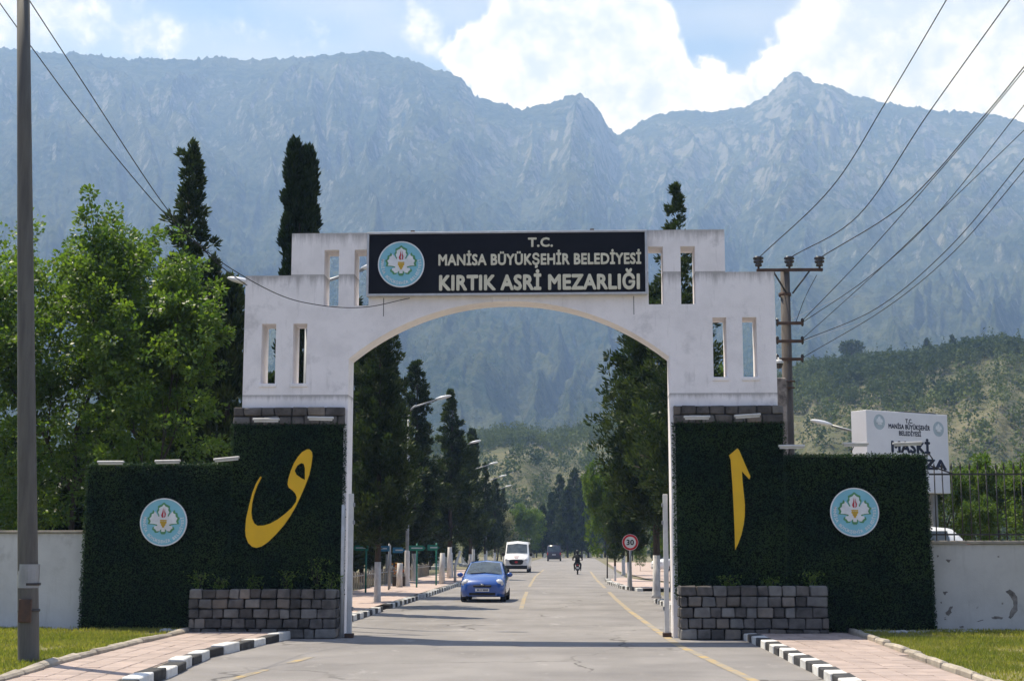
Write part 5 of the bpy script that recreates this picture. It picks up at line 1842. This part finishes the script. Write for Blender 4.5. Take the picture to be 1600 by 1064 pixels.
arrow_sign("green arrow sign next to the first white painted trunk", 552, 851.5, 860, 24, 60, "sign_green", 574.5, -1)
arrow_sign("blue arrow sign pointing left between trunk and lamp post", 587, 852.5, 861, 22, 64, "sign_blue", 610, -1)
arrow_sign("blue-green arrow sign just left of the first lamp post", 614, 855, 863.5, 19, 66, "sign_blue", 611.5, 1)
arrow_sign("green arrow sign right of the first lamp post", 639, 852, 860, 26, 68, "sign_green", 653, 1)
arrow_sign("pale green arrow sign before the second white painted trunk", 668, 851, 859.5, 19, 72, "sign_green", 683, 1)

# ================================================================ graves and rails
def grave_proto():
    root = empty("gravestone")
    MB().cbox(-0.45, 0.45, 0.0, 2.0, 0, 0.35, 0.03).build("slab", "grave_marble", root)
    MB().prism([[(-0.35, 0.3), (0.35, 0.3), (0.38, 1.2), (0.2, 1.42), (0, 1.5), (-0.2, 1.42), (-0.38, 1.2)]], 1.85, 2.0).build("headstone", "grave_marble", root)
    return root


gp = grave_proto()
rg = random.Random(5)
spots = [(-11.2 - rg.random() * 3.5, 78 + i * 4.4) for i in range(22)] + [(rg.uniform(-8, 8), rg.uniform(264, 282)) for i in range(16)]
for i, (x, y) in enumerate(spots):
    o = gp if i == 0 else copy_tree(gp)
    o.location = (x, y, 0)
    o.rotation_euler = (0, 0, rg.uniform(-0.15, 0.15))
    s = rg.uniform(0.5, 0.9) if i < 22 else rg.uniform(0.4, 0.65)
    o.scale = (s, s, s)
    if i < 22: tag(o, "white gravestone under the dark conifers left of the avenue", "gravestone", "graves left of the avenue")
    else: tag(o, "white gravestone at the far end of the road", "gravestone", "graves at the road's end")
post_m = MB().cbox(-0.06, 0.06, -0.06, 0.06, 0, 1.15, 0.01).mesh("picket", "kerb_concrete")
rail = empty("low_fence", (-9.9, 44, 0.12))
tag(rail, "low pale picket fence along the left pavement of the avenue", "fence")
for i in range(72):
    link("picket", post_m, rail, (0, i * 0.75, 0), scale=(0.6, 0.6, rg.uniform(0.62, 0.72)))
MB().box(-0.03, 0.03, 0, 54, 0.58, 0.64).build("rail", "metal_grey", rail)
bo = MB().tube([(0, 0, 0), (0, 0, 1.5)], 0.13, 10)
for i, (px_, py_, h, lab) in enumerate(((624, 917, 1.15, "short pale bollard just left of the first lamp post"), (690.5, 912, 1.6, "white painted post near the second group of trunks"),
                                        (711, 909, 1.7, "thin leaning pale post beside the blue car"), (702, 903, 1.9, "white painted post behind the thin leaning one"))):
    g = gnd(px_, py_, 0.14)
    r_ = 0.14 if i != 2 else 0.07
    o = MB().tube([(0, 0, 0), (0, 0, h * 0.5), (0.02 if i != 2 else 0.28, 0, h)], [r_ * 1.15, r_, r_ * 0.92], 10).build("painted_post", "trunk_white", loc=(g.x, g.y, 0.12))
    tag(o, lab, "post")
g = gnd(607, 905, 0.14)
fl = empty("flower_stand", (xpx(618, 68), 70, 0.12))
tag(fl, "small stand of red and yellow flowers left of the first lamp post", "flowers")
MB().cbox(-0.3, 0.3, -0.2, 0.2, 0, 0.5, 0.02).build("box", "trunk_bark", fl)
fm = MB()
for i in range(40): fm.ball((rg.gauss(0, 0.16), rg.gauss(0, 0.10), 0.55 + rg.random() * 0.6), (0.045, 0.045, 0.04), 6, 4)
fm.build("blooms", "flower_red", fl)

# ================================================================ vehicles
def loft(mb, st, x_off=0.0):
    rings = []
    for y, pts in st:
        full = [(w, z) for w, z in pts] + [(-w, z) for w, z in reversed(pts[:-1])]
        rings.append([(w, y, z) for w, z in full])
    n = len(rings[0])
    vs = [v for r in rings for v in r]
    fs = [(i * n + k, i * n + (k + 1) % n, (i + 1) * n + (k + 1) % n, (i + 1) * n + k) for i in range(len(rings) - 1) for k in range(n)]
    mb.add(vs, fs, True)
    mb.add(rings[0], [tuple(range(n))], True)
    mb.add(rings[-1], [tuple(range(n))], True)
    return mb


def wheel(parent, x, y, r, w):
    o = MB().lathe([(r * 0.62, -w / 2), (r * 0.93, -w / 2), (r, -w * 0.3), (r, w * 0.3), (r * 0.93, w / 2), (r * 0.62, w / 2)], 20, axis="x").build("wheel", "tyre", parent, loc=(x, y, r))
    rm = MB().lathe([(0.001, -w * 0.42), (r * 0.2, -w * 0.46), (r * 0.6, -w * 0.38), (r * 0.63, 0), (r * 0.6, w * 0.38), (r * 0.2, w * 0.46), (0.001, w * 0.42)], 16, axis="x").build("rim", "rim", o)


def vehicle(name, st, paint, cowl, roof, rear, tail, W, wheels, wr, front=True, glass_in=0.90, belt_i=2, roof_i=3):
    """lofted shell with glass, lamps, mirrors and wheels; its nose looks along -y"""
    root = empty(name)
    body = loft(MB(), st).build("body", paint, root)
    g = {i: dict(zip(("y", "p"), s)) for i, s in enumerate(st)}

    def pane(nm, a, b, off):
        mb = MB()
        nn = len(a)
        vs = [Vector(v) + Vector(off) for v in a + b]
        mb.add(vs, [(i, i + 1, nn + i + 1, nn + i) for i in range(nn - 1)], True)
        return mb.build(nm, "car_glass", root)
    yc, pc = st[cowl]
    yr, pr = st[roof]
    lo = [(-pc[3][0] * 0.97, yc, pc[3][1]), (-pc[3][0] * 0.5, yc, pc[3][1] * 0.4 + pc[4][1] * 0.6), (0, yc, pc[4][1]), (pc[3][0] * 0.5, yc, pc[3][1] * 0.4 + pc[4][1] * 0.6), (pc[3][0] * 0.97, yc, pc[3][1])]
    hi = [(-pr[3][0] * 0.93, yr, pr[3][1]), (-pr[3][0] * 0.5, yr, pr[3][1] * 0.4 + pr[4][1] * 0.6), (0, yr, pr[4][1]), (pr[3][0] * 0.5, yr, pr[3][1] * 0.4 + pr[4][1] * 0.6), (pr[3][0] * 0.93, yr, pr[3][1])]
    rows = []
    for i in range(cowl, roof + 1):
        yy, pp = st[i]
        f = (i - cowl) / (roof - cowl)
        s_ = 0.95 - 0.04 * f
        rows.append([Vector((k * pp[3][0] * s_, yy, pp[4][1] + (pp[3][1] - pp[4][1]) * abs(k) * s_)) for k in (-1, -0.5, 0, 0.5, 1)])
    rows[0] = [a.lerp(b, 0.10) for a, b in zip(rows[0], rows[1])]
    rows[-1] = [a.lerp(b, 0.12) for a, b in zip(rows[-1], rows[-2])]
    ws = MB()
    ws.add([v + Vector((0, -0.014, 0.014)) for r_ in rows for v in r_], [(i * 5 + k, i * 5 + k + 1, i * 5 + k + 6, i * 5 + k + 5) for i in range(len(rows) - 1) for k in range(4)], True)
    ws.build("windscreen", "car_glass", root)
    ye, pe = st[rear]
    yt, ptl = st[tail]
    lo = [(-ptl[3][0] * 0.95, yt, ptl[3][1]), (0, yt, ptl[4][1]), (ptl[3][0] * 0.95, yt, ptl[3][1])]
    hi = [(-pe[3][0] * 0.9, ye, pe[3][1]), (0, ye, pe[4][1]), (pe[3][0] * 0.9, ye, pe[3][1])]
    lo2 = [tuple(Vector(a).lerp(Vector(b), 0.10)) for a, b in zip(lo, hi)]
    hi2 = [tuple(Vector(a).lerp(Vector(b), 0.86)) for a, b in zip(lo, hi)]
    pane("rear_window", lo2, hi2, (0, 0.012, 0.010))
    for sg in (1, -1):
        a, b = Vector((sg * pc[2][0], yc + 0.35, pc[2][1])), Vector((sg * ptl[2][0], ye - 0.1, ptl[2][1]))
        c, d = Vector((sg * pr[3][0], yr + 0.05, pr[3][1])), Vector((sg * pe[3][0], ye - 0.15, pe[3][1]))
        q = [a.lerp(c, 0.08), b.lerp(d, 0.08), b.lerp(d, 0.88), a.lerp(c, 0.88)]
        m = q[0].lerp(q[1], 0.46)
        m2 = q[3].lerp(q[2], 0.42)
        for e_ in ((q[0], m, m2, q[3]), (m.lerp(q[1], 0.06), q[1], q[2], m2.lerp(q[2], 0.06))):
            MB().add([v + Vector((sg * 0.032, 0, 0.014)) for v in e_], [(0, 1, 2, 3)]).build("side_window", "car_glass", root)
        MB().ball((0, 0, 0), (0.12, 0.07, 0.085 if W < 1.9 else 0.16), 10, 6).build("mirror", paint if W < 1.9 else "car_trim", root, loc=(sg * (W / 2 + 0.10), yc + 0.38, pc[2][1] + (0.07 if W < 1.9 else 0.12)))
    for (x, y) in wheels: wheel(root, x, y, wr, 0.20)
    return root


HB = [(0.00, [(0.52, 0.24), (0.60, 0.42), (0.55, 0.62), (0.40, 0.66), (0, 0.68)]),
      (0.06, [(0.66, 0.21), (0.72, 0.42), (0.68, 0.68), (0.50, 0.74), (0, 0.76)]),
      (0.22, [(0.78, 0.20), (0.81, 0.45), (0.78, 0.76), (0.60, 0.83), (0, 0.85)]),
      (0.60, [(0.82, 0.20), (0.845, 0.50), (0.81, 0.86), (0.66, 0.93), (0, 0.97)]),
      (0.98, [(0.82, 0.20), (0.847, 0.50), (0.815, 0.92), (0.72, 0.99), (0, 1.05)]),
      (1.30, [(0.82, 0.20), (0.847, 0.50), (0.82, 0.94), (0.675, 1.18), (0, 1.24)]),
      (1.85, [(0.82, 0.20), (0.847, 0.50), (0.82, 0.96), (0.585, 1.44), (0, 1.50)]),
      (2.60, [(0.82, 0.20), (0.847, 0.50), (0.82, 0.98), (0.59, 1.48), (0, 1.53)]),
      (3.25, [(0.82, 0.22), (0.845, 0.52), (0.81, 1.00), (0.57, 1.43), (0, 1.48)]),
      (3.62, [(0.78, 0.26), (0.81, 0.54), (0.77, 0.99), (0.64, 1.06), (0, 1.10)]),
      (3.74, [(0.68, 0.30), (0.74, 0.54), (0.70, 0.92), (0.56, 0.98), (0, 1.00)])]


def hatchback(name, paint, plate=True):
    r = vehicle(name, HB, paint, 4, 6, 8, 9, 1.69, [(-0.74, 0.72), (0.74, 0.72), (-0.74, 3.12), (0.74, 3.12)], 0.30)
    for sg in (1, -1):
        hl = MB().ball((0, 0, 0), (0.175, 0.18, 0.145), 12, 8).build("headlight", "car_light", r, loc=(sg * 0.61, 0.215, 0.70), rot=(0.5, sg * -0.35, sg * 0.5))
        MB().ball((0, 0, 0), (0.10, 0.05, 0.10), 8, 6).build("tail_light", "sign_red", r, loc=(sg * 0.70, 3.64, 0.98))
    MB().cbox(-0.34, 0.34, -0.025, 0.10, 0.555, 0.635, 0.02).build("grille", "car_trim", r)
    MB().ball((0, 0, 0), (0.065, 0.02, 0.04), 10, 6).build("badge", "rim", r, loc=(0, -0.02, 0.645))
    MB().cbox(-0.50, 0.50, -0.02, 0.12, 0.25, 0.37, 0.03).build("lower_intake", "car_trim", r)
    MB().cbox(-0.62, 0.62, 0.02, 0.14, 0.205, 0.25, 0.02).build("bumper_lip", "car_trim", r)
    if plate:
        pl = MB().cbox(-0.26, 0.26, -0.045, -0.01, 0.405, 0.515, 0.006).build("number_plate", "plate_white", r)
        mk = MB()
        for k, x in enumerate((-0.17, -0.12, -0.04, 0.04, 0.09, 0.14, 0.19)):
            mk.box(x - 0.018, x + 0.018, -0.048, -0.044, 0.43, 0.49)
        mk.build("plate_marks", "print_navy", pl)
    # dashboard line and wipers
    MB().tube([(-0.55, 0.96, 1.045), (0.0, 0.99, 1.085), (0.05, 0.99, 1.083)], 0.012, 5).build("wiper", "car_trim", r)
    return r


bc = hatchback("hatchback_car", "car_blue")
g = gnd(755, 940)
place(bc, g.x, g.y - 0.6, 0, -0.01)
tag(bc, "blue small hatchback driving toward the gate", "car")
wc = hatchback("parked_car", "car_white", False)
g = gnd(1023, 893)
place(wc, g.x, g.y, 0.02, R(-62))
tag(wc, "white parked car half hidden by the white painted trunk right of the avenue", "car")
wc2 = copy_tree(wc)
q = at(1471, 842, 41.5)
place(wc2, xpx(1503, 41.5) - 3.95, 41.5, 1.02, R(-90), 1.05)
tag(wc2, "white parked car showing its roof over the chipped wall behind the iron fence", "car")

VN = [(0.00, [(0.70, 0.36), (0.80, 0.62), (0.78, 0.95), (0.62, 1.04), (0, 1.06)]),
      (0.10, [(0.86, 0.30), (0.92, 0.62), (0.90, 1.04), (0.74, 1.13), (0, 1.15)]),
      (0.45, [(0.96, 0.28), (1.01, 0.70), (0.98, 1.20), (0.85, 1.29), (0, 1.32)]),
      (0.95, [(0.98, 0.28), (1.02, 0.70), (1.00, 1.32), (0.90, 1.42), (0, 1.46)]),
      (1.72, [(0.98, 0.28), (1.02, 0.70), (1.01, 1.38), (0.86, 2.30), (0, 2.40)]),
      (2.20, [(0.98, 0.28), (1.02, 0.70), (1.01, 1.40), (0.88, 2.42), (0, 2.50)]),
      (5.20, [(0.98, 0.30), (1.02, 0.70), (1.01, 1.40), (0.88, 2.42), (0, 2.50)]),
      (5.42, [(0.95, 0.34), (1.00, 0.70), (0.99, 1.25), (0.95, 1.36), (0, 1.38)]),
      (5.46, [(0.90, 0.40), (0.95, 0.70), (0.93, 1.20), (0.88, 1.26), (0, 1.28)])]


def van(name, paint):
    r = vehicle(name, VN, paint, 3, 4, 6, 7, 2.04, [(-0.90, 0.95), (0.90, 0.95), (-0.90, 4.25), (0.90, 4.25)], 0.35)
    for sg in (1, -1):
        MB().ball((0, 0, 0), (0.15, 0.16, 0.14), 10, 6).build("headlight", "car_light", r, loc=(sg * 0.76, 0.14, 1.0), rot=(0.3, 0, sg * 0.5))
        MB().cbox(sg * 0.90 - 0.06, sg * 0.90 + 0.06, 5.38, 5.47, 0.95, 1.35, 0.02).build("tail_light", "sign_red", r)
    return r


wv = van("delivery_van", "car_white")
MB().prism([[(-0.58, 0.92), (-0.46, 1.02), (0.46, 1.02), (0.58, 0.92), (0.50, 0.70), (0.36, 0.64), (-0.36, 0.64), (-0.50, 0.70)]], -0.04, 0.06).build("grille", "car_trim", wv)
MB().cbox(-0.88, 0.88, -0.03, 0.20, 0.30, 0.58, 0.04).build("bumper", "car_trim", wv)
MB().ball((0, 0, 0), (0.13, 0.03, 0.08), 12, 6).build("badge", "sign_red", wv, loc=(0, -0.04, 0.84))
MB().cbox(-0.24, 0.24, 0.30, 0.36, 1.275, 1.29, 0.004).build("red_marking", "sign_red", wv)
MB().cbox(-0.14, 0.14, 0.10, 0.13, 1.13, 1.19, 0.004).build("red_marking", "sign_red", wv)
g = gnd(810, 893)
place(wv, g.x, 114.5, 0, -0.01)
tag(wv, "white delivery van with red markings driving behind the blue car", "van")
dv = van("dark_van", "car_dark")
MB().cbox(-0.7, 0.7, 5.44, 5.49, 0.42, 0.60, 0.02).build("bumper", "car_trim", dv)
MB().cbox(-0.26, 0.26, 5.44, 5.48, 0.95, 1.06, 0.006).build("number_plate", "plate_white", dv)
g = gnd(867, 875.5)
place(dv, g.x, g.y - 4, 0, math.pi, 1.0, 0.92)
tag(dv, "dark violet-grey van seen from behind far down the road", "van")

# ================================================================ motorcycle and rider
g = gnd(902.5, 897)
mc = empty("motorcycle", (g.x, g.y, 0))
tag(mc, "dark motorcycle riding away on the right lane", "motorcycle")
for y in (-0.62, 0.66):
    o = MB().lathe([(0.20, -0.055), (0.28, -0.06), (0.305, -0.02), (0.305, 0.02), (0.28, 0.06), (0.20, 0.055)], 18, axis="x").build("wheel", "tyre", mc, loc=(0, y, 0.305))
    MB().lathe([(0.001, -0.03), (0.19, -0.03), (0.20, 0.0), (0.19, 0.03), (0.001, 0.03)], 14, axis="x").build("rim", "rim", o)
MB().ball((0, 0.15, 0.72), (0.15, 0.42, 0.18)).ball((0, -0.05, 0.45), (0.17, 0.35, 0.2)).build("body", "car_trim", mc)
MB().cbox(-0.13, 0.13, -0.75, 0.05, 0.74, 0.83, 0.04).build("seat", "cloth_black", mc)
MB().cbox(-0.10, 0.10, -0.95, -0.5, 0.55, 0.66, 0.03).build("rear_fender", "car_trim", mc)
MB().cbox(-0.06, 0.06, -0.97, -0.92, 0.66, 0.73, 0.01).build("tail_light", "sign_red", mc)
MB().cbox(-0.09, 0.09, -0.98, -0.95, 0.42, 0.55, 0.005).build("number_plate", "plate_white", mc)
MB().tube([(0, 0.66, 0.3), (0, 0.45, 1.0)], 0.03, 6).build("fork", "metal_grey", mc)
MB().tube([(-0.36, 0.32, 1.04), (-0.15, 0.44, 1.02), (0.15, 0.44, 1.02), (0.36, 0.32, 1.04)], 0.016, 6).build("handlebar", "metal_dark", mc)
for sg in (1, -1):
    MB().tube([(sg * 0.25, 0.40, 1.03), (sg * 0.34, 0.42, 1.20)], 0.01, 5).ball((sg * 0.36, 0.41, 1.24), (0.07, 0.02, 0.045), 8, 5).build("mirror", "metal_dark", mc)
    MB().tube([(sg * 0.20, -0.1, 0.3), (sg * 0.21, -0.5, 0.33), (sg * 0.22, -0.85, 0.40)], 0.04, 8).build("exhaust", "metal_grey", mc)


def skin_body(name, verts, edges, rads, m, parent, levels=2):
    me = bpy.data.meshes.new(name)
    me.from_pydata(verts, edges, [])
    o = link(name, me, parent)
    sk = o.modifiers.new("skin", "SKIN")
    sv = me.skin_vertices[0] if me.skin_vertices else None
    if sv is None:
        bm = bmesh.new(); bm.from_mesh(me); bm.verts.layers.skin.verify(); bm.to_mesh(me); bm.free()
        sv = me.skin_vertices[0]
    for i, r_ in enumerate(rads):
        sv.data[i].radius = r_ if hasattr(r_, "__len__") else (r_, r_)
    sv.data[0].use_root = True
    sk.use_smooth_shade = True
    ss = o.modifiers.new("smooth", "SUBSURF")
    ss.levels = ss.render_levels = levels
    me.materials.append(MATS[m])
    return o


rider = empty("person", (g.x, g.y, 0))
tag(rider, "person in black clothes and helmet riding the motorcycle, hands on the handlebar", "person")
rv = [(0, -0.30, 0.92), (0, -0.24, 1.12), (0, -0.12, 1.34), (0, -0.05, 1.46), (0, 0.0, 1.56),
      (-0.20, -0.08, 1.40), (-0.34, 0.05, 1.18), (-0.36, 0.29, 1.07), (0.20, -0.08, 1.40), (0.34, 0.05, 1.18), (0.36, 0.29, 1.07),
      (-0.11, -0.26, 0.88), (-0.24, 0.12, 0.74), (-0.22, -0.08, 0.36), (-0.22, 0.08, 0.30), (0.11, -0.26, 0.88), (0.24, 0.12, 0.74), (0.22, -0.08, 0.36), (0.22, 0.08, 0.30)]
re_ = [(0, 1), (1, 2), (2, 3), (3, 4), (2, 5), (5, 6), (6, 7), (2, 8), (8, 9), (9, 10), (0, 11), (11, 12), (12, 13), (13, 14), (0, 15), (15, 16), (16, 17), (17, 18)]
rr_ = [(0.17, 0.13), (0.17, 0.12), (0.19, 0.12), (0.07, 0.07), (0.06, 0.06), 0.075, 0.055, 0.042, 0.075, 0.055, 0.042, 0.10, 0.075, 0.055, 0.045, 0.10, 0.075, 0.055, 0.045]
skin_body("body", rv, re_, rr_, "cloth_black", rider)
for sg in (-1, 1):
    hand = MB()
    hand.ball((0, 0, 0), (0.045, 0.05, 0.025), 8, 6)
    for k, L in enumerate((0.070, 0.080, 0.076, 0.060)):
        x = (k - 1.5) * 0.020
        hand.tube([(x, 0.03, 0.01), (x, 0.03 + L * 0.55, 0.012), (x, 0.03 + L * 0.75, -0.015), (x, 0.03 + L * 0.5, -0.035)], [0.010, 0.010, 0.009, 0.008], 6)
    hand.tube([(-sg * 0.04, 0.0, 0), (-sg * 0.06, 0.03, -0.02), (-sg * 0.05, 0.055, -0.03)], [0.012, 0.011, 0.009], 6)
    hand.build("hand", "skin", rider, loc=(sg * 0.36, 0.31, 1.065))
MB().ball((0, 0.03, 1.66), (0.135, 0.16, 0.155), 14, 10).build("helmet", "car_trim", rider)
MB().ball((0, 0.10, 1.64), (0.118, 0.11, 0.07), 12, 8).build("visor", "car_glass", rider)
MB().ball((0, 0.12, 1.56), (0.07, 0.07, 0.06), 10, 6).build("chin", "skin", rider)
